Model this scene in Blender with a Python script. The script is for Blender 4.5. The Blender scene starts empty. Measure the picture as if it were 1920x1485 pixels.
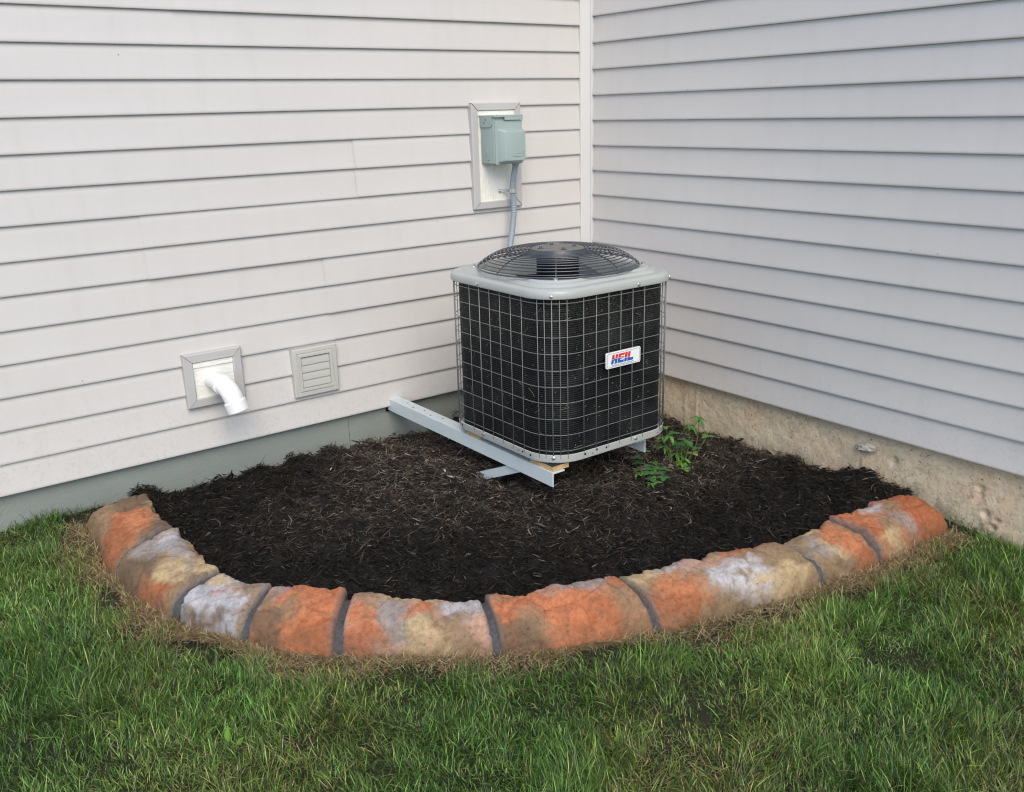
import bpy, bmesh, math, random
import numpy as np
from mathutils import Matrix, Vector, noise

random.seed(7); RNG = np.random.default_rng(11)
scene = bpy.context.scene
COL = scene.collection
PI = math.pi

# ------------------------------------------------------------------ camera
VPL = np.array([3388., 140.]); VPR = np.array([-390., 241.]); PP = np.array([960., 742.5])
FPX = math.sqrt(-float(np.dot(VPL - PP, VPR - PP)))
def _rc(p): return np.array([p[0] - PP[0], -(p[1] - PP[1]), -FPX])
_X = _rc(VPL); _X /= np.linalg.norm(_X)
_Y = _rc(VPR); _Y /= np.linalg.norm(_Y)
_Z = np.cross(_X, _Y)
RM = np.array([_X, _Y, _Z])
CAM = np.array([-3.028, -3.440, 1.254])
cd = bpy.data.cameras.new('camera'); cam = bpy.data.objects.new('camera', cd); COL.objects.link(cam)
cd.sensor_width = 36.0; cd.sensor_fit = 'HORIZONTAL'; cd.lens = FPX / 1920 * 36
cd.clip_start = 0.05; cd.clip_end = 400
M4 = Matrix.Identity(4)
for i in range(3):
    for j in range(3): M4[i][j] = RM[i][j]
    M4[i][3] = CAM[i]
cam.matrix_world = M4
scene.camera = cam
def pixdir(x, y):
    v = RM @ _rc((x, y)); return v / np.linalg.norm(v)
def onplane(x, y, axis, val):
    v = pixdir(x, y); return CAM + (val - CAM[axis]) / v[axis] * v

# ------------------------------------------------------------------ light
SUN_EL = math.radians(44); SUN_AZ = math.radians(245)     # azimuth of the sun, measured from +X counter-clockwise
w = bpy.data.worlds.new('World'); scene.world = w; w.use_nodes = True
nt = w.node_tree; nt.nodes.clear()
sky = nt.nodes.new('ShaderNodeTexSky'); sky.sky_type = 'NISHITA'; sky.sun_disc = False
sky.sun_elevation = SUN_EL; sky.sun_rotation = math.radians(90) - SUN_AZ
sky.air_density = 1.0; sky.dust_density = 0.7; sky.ozone_density = 1.6
bg = nt.nodes.new('ShaderNodeBackground'); bg.inputs[1].default_value = 0.15
wo = nt.nodes.new('ShaderNodeOutputWorld')
nt.links.new(sky.outputs[0], bg.inputs[0]); nt.links.new(bg.outputs[0], wo.inputs[0])
sd = bpy.data.lights.new('sun', 'SUN'); sun = bpy.data.objects.new('sun', sd); COL.objects.link(sun)
sd.energy = 1.7; sd.angle = math.radians(42); sd.color = (1.0, 0.87, 0.66)
sdir = Vector((math.cos(SUN_AZ) * math.cos(SUN_EL), math.sin(SUN_AZ) * math.cos(SUN_EL), math.sin(SUN_EL)))
sun.rotation_euler = sdir.to_track_quat('Z', 'Y').to_euler()
sun.location = (-3, -6, 6)
vs = scene.view_settings
vs.view_transform = 'Standard'; vs.look = 'None'; vs.gamma = 1.0; vs.exposure = 0.62; vs.use_curve_mapping = False
scene.render.engine = 'CYCLES'
scene.cycles.use_denoising = True; scene.cycles.denoiser = 'OPENIMAGEDENOISE'; scene.cycles.denoising_input_passes = 'RGB_ALBEDO_NORMAL'; scene.cycles.denoising_prefilter = 'ACCURATE'; scene.cycles.denoising_quality = 'HIGH'; scene.cycles.pixel_filter_type = 'BLACKMAN_HARRIS'; scene.cycles.filter_width = 1.15
scene.cycles.sample_clamp_indirect = 4.0; scene.cycles.use_adaptive_sampling = False; scene.cycles.sampling_pattern = 'BLUE_NOISE'
scene.cycles.max_bounces = 8; scene.cycles.diffuse_bounces = 4; scene.cycles.glossy_bounces = 3; scene.cycles.transmission_bounces = 4

# ------------------------------------------------------------------ materials
def new_mat(name):
    m = bpy.data.materials.new(name); m.use_nodes = True
    n = m.node_tree; b = n.nodes['Principled BSDF']
    return m, n, b
def N(n, t, **kw):
    o = n.nodes.new(t)
    for k, v in kw.items():
        if k.startswith('i_'):
            key = k[2:]
            o.inputs[int(key) if key.isdigit() else key].default_value = v
        else: setattr(o, k, v)
    return o
def coords(n, scale=(1, 1, 1), kind='Object'):
    if kind == 'World':
        g = N(n, 'ShaderNodeNewGeometry'); src = g.outputs['Position']
    else:
        g = N(n, 'ShaderNodeTexCoord'); src = g.outputs[kind]
    mp = N(n, 'ShaderNodeMapping'); mp.inputs['Scale'].default_value = scale
    n.links.new(src, mp.inputs[0]); return mp.outputs[0]
def ramp(n, src, stops):
    r = N(n, 'ShaderNodeValToRGB'); e = r.color_ramp.elements
    while len(e) < len(stops): e.new(0.5)
    for el, (p, c) in zip(e, stops):
        el.position = p; el.color = (*c, 1) if len(c) == 3 else c
    n.links.new(src, r.inputs[0]); return r.outputs[0]
def mixc(n, fac, a, b, mode='MIX'):
    m = N(n, 'ShaderNodeMix', data_type='RGBA', blend_type=mode)
    for s, v in ((0, fac), (6, a), (7, b)):
        if hasattr(v, 'links'): n.links.new(v, m.inputs[s])
        else: m.inputs[s].default_value = v if s == 0 else (*v, 1)
    return m.outputs[2]
def bump(n, b, src, strength=0.3, dist=0.002, prev=None):
    bp = N(n, 'ShaderNodeBump'); bp.inputs['Strength'].default_value = strength; bp.inputs['Distance'].default_value = dist
    n.links.new(src, bp.inputs['Height'])
    if prev is not None: n.links.new(prev, bp.inputs['Normal'])
    n.links.new(bp.outputs[0], b.inputs['Normal']); return bp.outputs[0]
def noise_t(n, vec, scale, detail=4, rough=0.55):
    t = N(n, 'ShaderNodeTexNoise'); t.inputs['Scale'].default_value = scale
    t.inputs['Detail'].default_value = detail; t.inputs['Roughness'].default_value = rough
    n.links.new(vec, t.inputs['Vector']); return t.outputs[0]

def mat_siding(name, col, axis):
    m, n, b = new_mat(name)
    sc = (1.0, 14, 14) if axis == 0 else (14, 1.0, 14)
    v = coords(n, sc, 'World'); g = noise_t(n, v, 14, 4, 0.6)
    big = noise_t(n, coords(n, (1, 1, 1), 'World'), 1.7, 3)
    c1 = mixc(n, big, tuple(x * 0.95 for x in col), tuple(min(1, x * 1.04) for x in col))
    # dirt specks thrown up on the boards
    vo = N(n, 'ShaderNodeTexVoronoi'); vo.inputs['Scale'].default_value = 21
    n.links.new(coords(n, (1, 1, 1), 'World'), vo.inputs['Vector'])
    sep = N(n, 'ShaderNodeSeparateColor'); n.links.new(vo.outputs['Color'], sep.inputs[0])
    th = N(n, 'ShaderNodeMath', operation='MULTIPLY'); th.inputs[1].default_value = 0.055
    pw = N(n, 'ShaderNodeMath', operation='POWER'); pw.inputs[1].default_value = 7
    n.links.new(sep.outputs[0], pw.inputs[0]); n.links.new(pw.outputs[0], th.inputs[0])
    lt = N(n, 'ShaderNodeMath', operation='LESS_THAN')
    n.links.new(vo.outputs['Distance'], lt.inputs[0]); n.links.new(th.outputs[0], lt.inputs[1])
    dm = N(n, 'ShaderNodeMath', operation='MULTIPLY'); dm.inputs[1].default_value = 0.75
    n.links.new(lt.outputs[0], dm.inputs[0])
    c2 = mixc(n, dm.outputs[0], c1, (0.10, 0.085, 0.07))
    # mud splash and grime near the ground
    sx = N(n, 'ShaderNodeSeparateXYZ'); n.links.new(coords(n, (1, 1, 1), 'World'), sx.inputs[0])
    mr = N(n, 'ShaderNodeMapRange'); n.links.new(sx.outputs[2], mr.inputs[0])
    for i, val in ((1, 0.0), (2, 0.42), (3, 0.55), (4, 0.0)): mr.inputs[i].default_value = val
    sp = ramp(n, noise_t(n, coords(n, (1, 1, 1), 'World'), 75, 5, 0.75), [(0.52, (0, 0, 0)), (0.70, (1, 1, 1))])
    mu = N(n, 'ShaderNodeMath', operation='MULTIPLY'); n.links.new(sp, mu.inputs[0]); n.links.new(mr.outputs[0], mu.inputs[1])
    c2 = mixc(n, mu.outputs[0], c2, tuple(x * y for x, y in zip(col, (0.72, 0.66, 0.58))))
    st = ramp(n, noise_t(n, coords(n, (5, 5, 0.7), 'World'), 3.0, 5, 0.7), [(0.50, (1, 1, 1)), (0.80, (0.955, 0.95, 0.935))])
    c2 = mixc(n, 1.0, c2, st, 'MULTIPLY')
    n.links.new(c2, b.inputs['Base Color'])
    b.inputs['Roughness'].default_value = 0.48; b.inputs['Specular IOR Level'].default_value = 0.35
    bump(n, b, g, 0.16, 0.002)
    return m
def mat_plain(name, col, rough=0.5, metal=0.0, var=0.08, vscale=6, bstr=0.0, bscale=60, bdist=0.001, spec=0.5):
    m, n, b = new_mat(name)
    v = coords(n, (1, 1, 1), 'World')
    f = noise_t(n, v, vscale, 5)
    c = mixc(n, f, tuple(x * (1 - var) for x in col), tuple(min(1, x * (1 + var)) for x in col))
    n.links.new(c, b.inputs['Base Color'])
    b.inputs['Roughness'].default_value = rough; b.inputs['Metallic'].default_value = metal
    b.inputs['Specular IOR Level'].default_value = spec
    if bstr > 0: bump(n, b, noise_t(n, v, bscale, 4), bstr, bdist)
    return m
M = {}
M['siding_l'] = mat_siding('siding_vinyl', (0.612, 0.592, 0.580), 0)
M['siding_r'] = mat_siding('siding_vinyl_side', (0.612, 0.592, 0.580), 1)
M['trim'] = mat_plain('trim_vinyl', (0.49, 0.48, 0.475), 0.45, var=0.03)
M['post'] = mat_plain('corner_vinyl', (0.66, 0.645, 0.63), 0.42, var=0.02)
M['sheath'] = mat_plain('sheathing', (0.28, 0.22, 0.15), 0.9)
M['pvc'] = mat_plain('pvc_white', (0.84, 0.85, 0.85), 0.28, var=0.02)
M['vent'] = mat_plain('vent_plastic', (0.53, 0.525, 0.49), 0.45, var=0.03)
M['box'] = mat_plain('box_paint', (0.33, 0.41, 0.40), 0.42, var=0.05, bstr=0.15, bscale=150, bdist=0.0006)
M['conduit'] = mat_plain('conduit_pvc', (0.27, 0.33, 0.38), 0.42, var=0.06)
M['galv'] = mat_plain('zinc_steel', (0.62, 0.63, 0.63), 0.3, 0.9, var=0.1, vscale=40)
M['steel'] = mat_plain('galvanised_beam', (0.60, 0.67, 0.70), 0.38, 0.05, var=0.07, vscale=9, bstr=0.1, bscale=80)
M['steel_cut'] = mat_plain('cut_steel_edge', (0.62, 0.62, 0.58), 0.4, 0.2)
M['wire'] = mat_plain('wire_coating', (0.19, 0.19, 0.19), 0.36, 0.2, var=0.15, vscale=20)
M['guard'] = mat_plain('fan_guard_coating', (0.05, 0.058, 0.072), 0.22, 0.0, var=0.1, spec=0.9)
M['black'] = mat_plain('black_metal', (0.006, 0.006, 0.007), 0.6, spec=0.2)
M['blade'] = mat_plain('fan_blade', (0.10, 0.11, 0.13), 0.4, 0.3)
M['silver'] = mat_plain('inner_panel', (0.60, 0.63, 0.66), 0.4, 0.3)
M['hub'] = mat_plain('hub_plate', (0.17, 0.16, 0.14), 0.5, 0.1, var=0.25, vscale=30)
M['wood'] = mat_plain('wood_shim', (0.50, 0.34, 0.17), 0.8, var=0.2, vscale=40, bstr=0.4, bscale=90)
M['rubber'] = mat_plain('rubber_pad', (0.02, 0.02, 0.022), 0.8)
M['badge'] = mat_plain('badge_white', (0.80, 0.84, 0.84), 0.25, var=0.01)
M['badge_line'] = mat_plain('badge_line', (0.13, 0.15, 0.17), 0.4)
M['red'] = mat_plain('badge_red', (0.66, 0.03, 0.035), 0.35, var=0.02)
M['blue'] = mat_plain('badge_blue', (0.02, 0.09, 0.42), 0.35, var=0.02)
M['dark'] = mat_plain('dark_hole', (0.01, 0.01, 0.01), 0.8)
M['mortar'] = mat_plain('mortar', (0.078, 0.078, 0.084), 0.95, var=0.6, vscale=90, bstr=1.0, bscale=120, bdist=0.006)
M['stem'] = mat_plain('stem', (0.10, 0.13, 0.045), 0.6, var=0.3, vscale=30)

def mat_cover():
    m, n, b = new_mat('cabinet_paint')
    v = coords(n, (1, 1, 1), 'World')
    f = noise_t(n, v, 5, 5)
    c = mixc(n, f, (0.385, 0.405, 0.395), (0.455, 0.47, 0.455))
    d = ramp(n, noise_t(n, v, 70, 6, 0.7), [(0.60, (0, 0, 0)), (0.75, (1, 1, 1))])
    dm = N(n, 'ShaderNodeMath', operation='MULTIPLY'); dm.inputs[1].default_value = 0.25
    n.links.new(d, dm.inputs[0])
    c = mixc(n, dm.outputs[0], c, (0.22, 0.21, 0.18))
    n.links.new(c, b.inputs['Base Color']); b.inputs['Roughness'].default_value = 0.27
    bump(n, b, noise_t(n, v, 220, 2), 0.06, 0.0006)
    return m
M['cover'] = mat_cover()

def mat_panel(name, axis):
    m, n, b = new_mat(name)
    sc = (1, 1, 0.16) if axis == 'v' else (0.16, 1, 1)
    v = coords(n, sc, 'World'); g = noise_t(n, v, 160, 5, 0.65)
    c = ramp(n, g, [(0.3, (0.72, 0.70, 0.62)), (0.5, (0.85, 0.845, 0.79)), (1, (0.88, 0.875, 0.83))])
    n.links.new(c, b.inputs['Base Color']); b.inputs['Roughness'].default_value = 0.55
    bump(n, b, g, 0.8, 0.004); return m
M['panel_v'] = mat_panel('wood_grain_panel', 'v')
M['panel_h'] = mat_panel('wood_grain_panel_flat', 'h')

def mat_coil():
    m, n, b = new_mat('coil_fins')
    v = coords(n, (1, 1, 1), 'World')
    wv = N(n, 'ShaderNodeTexWave', wave_type='BANDS', bands_direction='Z'); wv.inputs['Scale'].default_value = 42
    wv.inputs['Distortion'].default_value = 0.6; n.links.new(v, wv.inputs['Vector'])
    dirt = ramp(n, noise_t(n, v, 9, 6, 0.7), [(0.45, (0, 0, 0)), (0.75, (1, 1, 1))])
    fine = ramp(n, noise_t(n, v, 190, 3, 0.7), [(0.50, (0, 0, 0)), (0.66, (1, 1, 1))])
    # dust and seed fluff gather towards the top of the coil
    sx = N(n, 'ShaderNodeSeparateXYZ'); n.links.new(v, sx.inputs[0])
    mr = N(n, 'ShaderNodeMapRange'); n.links.new(sx.outputs[2], mr.inputs[0])
    for i, val in ((1, 0.40), (2, 0.65), (3, 0.06), (4, 0.85)): mr.inputs[i].default_value = val
    mu = N(n, 'ShaderNodeMath', operation='MULTIPLY'); n.links.new(fine, mu.inputs[0]); n.links.new(mr.outputs[0], mu.inputs[1])
    mu2 = N(n, 'ShaderNodeMath', operation='MULTIPLY'); mu2.inputs[1].default_value = 0.55; n.links.new(mu.outputs[0], mu2.inputs[0])
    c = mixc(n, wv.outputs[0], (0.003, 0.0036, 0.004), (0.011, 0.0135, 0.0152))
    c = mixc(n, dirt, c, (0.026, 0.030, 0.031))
    c = mixc(n, mu2.outputs[0], c, (0.135, 0.125, 0.095))
    n.links.new(c, b.inputs['Base Color']); b.inputs['Roughness'].default_value = 0.55
    b.inputs['Specular IOR Level'].default_value = 0.18
    p = bump(n, b, wv.outputs[0], 0.5, 0.003)
    return m
M['coil'] = mat_coil()

def mat_found_left():
    m, n, b = new_mat('painted_parging')
    v = coords(n, (1, 1, 1), 'World')
    f = noise_t(n, v, 3.5, 5)
    c = mixc(n, f, (0.205, 0.232, 0.218), (0.285, 0.310, 0.285))
    st = ramp(n, noise_t(n, v, 9, 6, 0.65), [(0.58, (0, 0, 0)), (0.72, (1, 1, 1))])
    sx = N(n, 'ShaderNodeSeparateXYZ'); n.links.new(v, sx.inputs[0])
    mr = N(n, 'ShaderNodeMapRange'); n.links.new(sx.outputs[2], mr.inputs[0])
    for i, val in ((1, -0.12), (2, -0.05), (3, 0.7), (4, 0.0)): mr.inputs[i].default_value = val
    mu = N(n, 'ShaderNodeMath', operation='MULTIPLY'); n.links.new(st, mu.inputs[0]); n.links.new(mr.outputs[0], mu.inputs[1])
    c = mixc(n, mu.outputs[0], c, (0.33, 0.26, 0.16))
    n.links.new(c, b.inputs['Base Color']); b.inputs['Roughness'].default_value = 0.75
    p = bump(n, b, noise_t(n, v, 120, 4, 0.6), 0.7, 0.004)
    return m
M['found_l'] = mat_found_left()
def mat_found_right():
    m, n, b = new_mat('bare_concrete')
    v = coords(n, (1, 1, 1), 'World')
    c = ramp(n, noise_t(n, v, 3.2, 6, 0.62), [(0.30, (0.56, 0.48, 0.34)), (0.46, (0.70, 0.59, 0.43)), (0.58, (0.72, 0.55, 0.38)), (0.76, (0.72, 0.67, 0.57))])
    c2 = ramp(n, noise_t(n, v, 48, 8, 0.78), [(0.30, (0.62, 0.58, 0.52)), (0.5, (1, 1, 1)), (0.8, (1.12, 1.08, 1.0))])
    c = mixc(n, 1.0, c, c2, 'MULTIPLY')
    # greenish algae low down
    sx = N(n, 'ShaderNodeSeparateXYZ'); n.links.new(v, sx.inputs[0])
    mr = N(n, 'ShaderNodeMapRange'); n.links.new(sx.outputs[2], mr.inputs[0])
    for i, val in ((1, -0.21), (2, -0.10), (3, 0.8), (4, 0.0)): mr.inputs[i].default_value = val
    al = ramp(n, noise_t(n, v, 14, 6, 0.7), [(0.45, (0, 0, 0)), (0.62, (1, 1, 1))])
    mu = N(n, 'ShaderNodeMath', operation='MULTIPLY'); n.links.new(al, mu.inputs[0]); n.links.new(mr.outputs[0], mu.inputs[1])
    c = mixc(n, mu.outputs[0], c, (0.10, 0.10, 0.035))
    # thin root-like stains and hairline cracks
    ab = N(n, 'ShaderNodeMath', operation='SUBTRACT'); ab.inputs[1].default_value = 0.5; n.links.new(noise_t(n, v, 7, 8, 0.72), ab.inputs[0])
    ab2 = N(n, 'ShaderNodeMath', operation='ABSOLUTE'); n.links.new(ab.outputs[0], ab2.inputs[0])
    ln_ = ramp(n, ab2.outputs[0], [(0.0, (1, 1, 1)), (0.012, (0, 0, 0))])
    msk = ramp(n, noise_t(n, v, 2.6, 3), [(0.44, (0, 0, 0)), (0.60, (0.75, 0.75, 0.75))])
    c = mixc(n, mixc(n, 1.0, ln_, msk, 'MULTIPLY'), c, (0.13, 0.105, 0.06))
    # fine dark pocks
    pk = ramp(n, noise_t(n, v, 85, 3, 0.6), [(0.30, (1, 1, 1)), (0.36, (0, 0, 0))])
    c = mixc(n, pk, c, (0.13, 0.105, 0.075))
    n.links.new(c, b.inputs['Base Color']); b.inputs['Roughness'].default_value = 0.9
    p = bump(n, b, noise_t(n, v, 26, 6, 0.7), 0.6, 0.012)
    bump(n, b, noise_t(n, v, 130, 4, 0.7), 0.6, 0.003, p)
    return m
M['found_r'] = mat_found_right()

def mat_attr(name, rough=0.6, spec=0.3, trans=0.0, speck=None, bmp=None):
    m, n, b = new_mat(name)
    a = N(n, 'ShaderNodeAttribute'); a.attribute_name = 'tint'
    c = a.outputs['Color']
    v = coords(n, (1, 1, 1), 'World')
    if speck:
        k = ramp(n, noise_t(n, v, speck[0], 6, 0.68), [(0.28, (speck[1],) * 3), (0.5, (1, 1, 1)), (0.72, (speck[2],) * 3)])
        c = mixc(n, 1.0, c, k, 'MULTIPLY')
        pits = ramp(n, noise_t(n, v, 190, 4, 0.75), [(0.30, (0.22, 0.19, 0.17)), (0.40, (1, 1, 1)), (0.66, (1, 1, 1)), (0.74, (1.25, 1.22, 1.18))])
        c = mixc(n, 1.0, c, pits, 'MULTIPLY')
    n.links.new(c, b.inputs['Base Color'])
    b.inputs['Roughness'].default_value = rough; b.inputs['Specular IOR Level'].default_value = spec
    if bmp:
        p = bump(n, b, noise_t(n, v, bmp[0], 6, 0.7), bmp[1], bmp[2])
        bump(n, b, noise_t(n, v, bmp[0] * 5, 3, 0.7), bmp[1] * 0.7, bmp[2] * 0.25, p)
    if trans > 0:
        tr = N(n, 'ShaderNodeBsdfTranslucent'); n.links.new(c, tr.inputs[0])
        mx = N(n, 'ShaderNodeMixShader'); mx.inputs[0].default_value = trans
        out = n.nodes['Material Output']
        n.links.new(b.outputs[0], mx.inputs[1]); n.links.new(tr.outputs[0], mx.inputs[2]); n.links.new(mx.outputs[0], out.inputs[0])
    return m
M['grass'] = mat_attr('grass_blades', 0.38, 0.45, 0.16)
M['dry'] = mat_attr('dry_blades', 0.7, 0.2, 0.15)
M['chips'] = mat_attr('mulch_shreds', 0.65, 0.25)
M['stone'] = mat_attr('cast_stone', 0.8, 0.25, 0, (75, 0.66, 1.22), (55, 0.8, 0.006))
M['leaf'] = mat_attr('leaf', 0.45, 0.4, 0.25)

def mat_soil(name, a, bcol, sc):
    m, n, b = new_mat(name)
    v = coords(n, (1, 1, 1), 'World')
    c = mixc(n, noise_t(n, v, sc, 8, 0.7), a, bcol)
    n.links.new(c, b.inputs['Base Color']); b.inputs['Roughness'].default_value = 0.95
    bump(n, b, noise_t(n, v, 60, 8, 0.75), 0.8, 0.01); return m
M['lawn'] = mat_soil('lawn_soil', (0.008, 0.010, 0.004), (0.030, 0.028, 0.012), 9)
M['bed'] = mat_soil('mulch_base', (0.003, 0.0028, 0.0025), (0.012, 0.010, 0.0085), 30)

# ------------------------------------------------------------------ mesh helpers
def link(name, me, mat=None, parent=None, smooth=False):
    o = bpy.data.objects.new(name, me); COL.objects.link(o)
    if mat is not None and not me.materials: me.materials.append(mat)
    if parent is not None: o.parent = parent
    if smooth: me.polygons.foreach_set('use_smooth', [True] * len(me.polygons))
    return o
def empty(name, loc, label, cat, group=None):
    o = bpy.data.objects.new(name, None); COL.objects.link(o); o.location = loc; o.empty_display_size = 0.1
    return tag(o, label, cat, group)
def tag(o, label=None, cat=None, group=None, kind=None):
    if label: o['label'] = label
    if cat: o['category'] = cat
    if group: o['group'] = group
    if kind: o['kind'] = kind
    return o
class MB:
    """collects shapes in world space; build() makes one mesh relative to the parent's location"""
    def __init__(s): s.v = []; s.f = []
    def add(s, v, f):
        k = len(s.v); s.v += [tuple(p) for p in v]; s.f += [tuple(i + k for i in q) for q in f]; return s
    def box(s, a, b, bev=0.0):
        bm = bmesh.new(); bmesh.ops.create_cube(bm, size=1)
        for q in bm.verts: q.co = Vector([(a[i] + b[i]) / 2 + q.co[i] * (b[i] - a[i]) for i in range(3)])
        if bev > 0: bmesh.ops.bevel(bm, geom=bm.edges[:], offset=bev, segments=2, profile=0.7, affect='EDGES')
        return s.bm(bm)
    def bm(s, bm, mat=None):
        bm.verts.index_update()
        if mat is not None: bm.transform(mat)
        s.add([q.co[:] for q in bm.verts], [[q.index for q in f.verts] for f in bm.faces]); bm.free(); return s
    def tube(s, pts, r, seg=8, caps=True, closed=False, rads=None):
        P = [Vector(p) for p in pts]; n = len(P); up = None; v = []
        for i in range(n):
            if closed: t = (P[(i + 1) % n] - P[i - 1])
            else: t = P[min(i + 1, n - 1)] - P[max(i - 1, 0)]
            t.normalize()
            if up is None:
                up = Vector((0, 0, 1)) if abs(t.z) < 0.9 else Vector((1, 0, 0))
            a = (up - t * up.dot(t)).normalized(); bb = t.cross(a); up = a
            rr = rads[i] if rads else r
            for k in range(seg):
                th = 2 * PI * k / seg; v.append(P[i] + (a * math.cos(th) + bb * math.sin(th)) * rr)
        f = []
        for i in range(n if closed else n - 1):
            for k in range(seg):
                j = (i + 1) % n; f.append((i * seg + k, i * seg + (k + 1) % seg, j * seg + (k + 1) % seg, j * seg + k))
        if caps and not closed:
            f.append(tuple(range(seg))[::-1]); f.append(tuple((n - 1) * seg + k for k in range(seg)))
        return s.add(v, f)
    def loft(s, rings, closed=True, cap0=False, cap1=False):
        m = len(rings[0]); v = [p for r in rings for p in r]; f = []
        for i in range(len(rings) - 1):
            for k in range(m if closed else m - 1):
                k2 = (k + 1) % m; f.append((i * m + k, i * m + k2, (i + 1) * m + k2, (i + 1) * m + k))
        if cap0: f.append(tuple(range(m))[::-1])
        if cap1: f.append(tuple((len(rings) - 1) * m + k for k in range(m)))
        return s.add(v, f)
    def lathe(s, prof, c, seg=32, axis=(0, 0, 1)):
        q = Vector(axis).to_track_quat('Z', 'Y').to_matrix(); c = Vector(c)
        rings = [[c + q @ Vector((r * math.cos(2 * PI * k / seg), r * math.sin(2 * PI * k / seg), h)) for k in range(seg)] for r, h in prof]
        return s.loft(rings, True, True, True)
    def build(s, name, mat, parent=None, smooth=False, angle=None):
        off = Vector((0, 0, 0)); p = parent
        while p is not None: off += p.location; p = p.parent
        me = bpy.data.meshes.new(name)
        me.from_pydata([(x - off.x, y - off.y, z - off.z) for x, y, z in s.v], [], s.f); me.update()
        bm = bmesh.new(); bm.from_mesh(me); bmesh.ops.recalc_face_normals(bm, faces=bm.faces[:]); bm.to_mesh(me); bm.free()
        o = link(name, me, mat, parent, smooth or angle is not None)
        if angle is not None: me.set_sharp_from_angle(angle=math.radians(angle))
        return o
def np_mesh(name, V, loops, sizes, tint=None, mat=None, smooth=False):
    me = bpy.data.meshes.new(name)
    me.vertices.add(len(V)); me.vertices.foreach_set('co', np.asarray(V, np.float32).ravel())
    me.loops.add(len(loops)); me.loops.foreach_set('vertex_index', np.asarray(loops, np.int32))
    st = np.concatenate([[0], np.cumsum(sizes)[:-1]]).astype(np.int32)
    me.polygons.add(len(sizes)); me.polygons.foreach_set('loop_start', st)
    if smooth: me.polygons.foreach_set('use_smooth', np.ones(len(sizes), bool))
    me.update(calc_edges=True)
    if tint is not None:
        at = me.attributes.new('tint', 'FLOAT_COLOR', 'POINT')
        c = np.ones((len(V), 4), np.float32); c[:, :3] = tint; at.data.foreach_set('color', c.ravel())
    if mat: me.materials.append(mat)
    return me
class Field:
    """smooth random field from a sum of waves"""
    def __init__(s, freq, n=10, seed=0):
        r = np.random.default_rng(seed); a = r.uniform(0, 2 * PI, n); k = freq * r.uniform(0.5, 1.6, n)
        s.kx = k * np.cos(a); s.ky = k * np.sin(a); s.ph = r.uniform(0, 2 * PI, n); s.n = n
    def __call__(s, x, y):
        x = np.asarray(x)[..., None]; y = np.asarray(y)[..., None]
        return np.sin(s.kx * x + s.ky * y + s.ph).sum(-1) / math.sqrt(s.n / 2)

# ------------------------------------------------------------------ ground shape
def gz(x, y):
    x = np.clip(x, -7, 0.5); y = np.clip(y, -7, 0.5)
    return -0.0493 + 0.0262 * x + 0.0742 * y
OUT = np.array([(-2.474, -0.112), (-2.489, -0.531), (-2.415, -0.874), (-2.287, -1.116), (-2.098, -1.325), (-1.734, -1.594), (-1.301, -1.792), (-0.709, -1.934), (-0.443, -1.971), (-0.066, -1.990)])
CRE = np.array([(-2.322, -0.150), (-2.326, -0.500), (-2.285, -0.845), (-2.174, -1.034), (-2.005, -1.220), (-1.690, -1.474), (-1.300, -1.655), (-0.745, -1.800), (-0.470, -1.828), (-0.088, -1.857)])
def catmull(P, t):
    t = np.atleast_1d(np.asarray(t, float)); n = len(P) - 1
    i = np.clip(np.floor(t).astype(int), 0, n - 1); u = (t - i)[:, None]
    Q = np.vstack([2 * P[0] - P[1], P, 2 * P[-1] - P[-2]])
    a, b, c, d = Q[i], Q[i + 1], Q[i + 2], Q[i + 3]
    return 0.5 * (2 * b + (c - a) * u + (2 * a - 5 * b + 4 * c - d) * u ** 2 + (3 * b - a - 3 * c + d) * u ** 3)
TT = np.linspace(0, 9, 181)
OC = catmull(OUT, TT); CC = catmull(CRE, TT); IC = OC + (CC - OC) * 1.38
def in_poly(px, py, poly):
    ins = np.zeros(len(px), bool); j = len(poly) - 1
    for i in range(len(poly)):
        xi, yi = poly[i]; xj, yj = poly[j]
        c = ((yi > py) != (yj > py)) & (px < (xj - xi) * (py - yi) / (yj - yi + 1e-12) + xi)
        ins ^= c; j = i
    return ins
def dist_curve(px, py, C):
    d = np.full(len(px), 1e9)
    for i in range(0, len(C)):
        d = np.minimum(d, (px - C[i, 0]) ** 2 + (py - C[i, 1]) ** 2)
    return np.sqrt(d)
BED = np.vstack([IC, [[0.03, -1.8], [0.03, 0.05], [-2.29, 0.05]]])
OUTER = np.vstack([OC, [[0.05, -1.93], [0.05, 0.05], [-2.36, 0.05]]])
mf1 = Field(9, 10, 3); mf2 = Field(28, 12, 4); mf3 = Field(70, 12, 5)
def mz(x, y):
    x = np.asarray(x, float); y = np.asarray(y, float); sh = x.shape
    xf = x.ravel(); yf = y.ravel()
    db = dist_curve(xf, yf, IC)
    m = -0.112 - 0.050 * np.clip(1 + xf / 0.9, 0, 1) ** 1.3
    m = m + 0.055 * np.exp(-((xf + 0.05) ** 2 + (yf + 1.66) ** 2) / 0.022)
    m = m - 0.016 * np.exp(np.minimum(xf, 0) / 0.2)
    t = np.clip(db / 0.42, 0, 1); t = t * t * (3 - 2 * t)
    m = (gz(xf, yf) + 0.028) * (1 - t) + m * t
    m = m - 0.030 * np.exp(np.minimum(yf, 0) / 0.22)
    m = m + (0.009 * mf1(xf, yf) + 0.010 * mf2(xf, yf) + 0.0065 * mf3(xf, yf)) * np.clip(db / 0.1, 0.3, 1)
    return m.reshape(sh)

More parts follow.
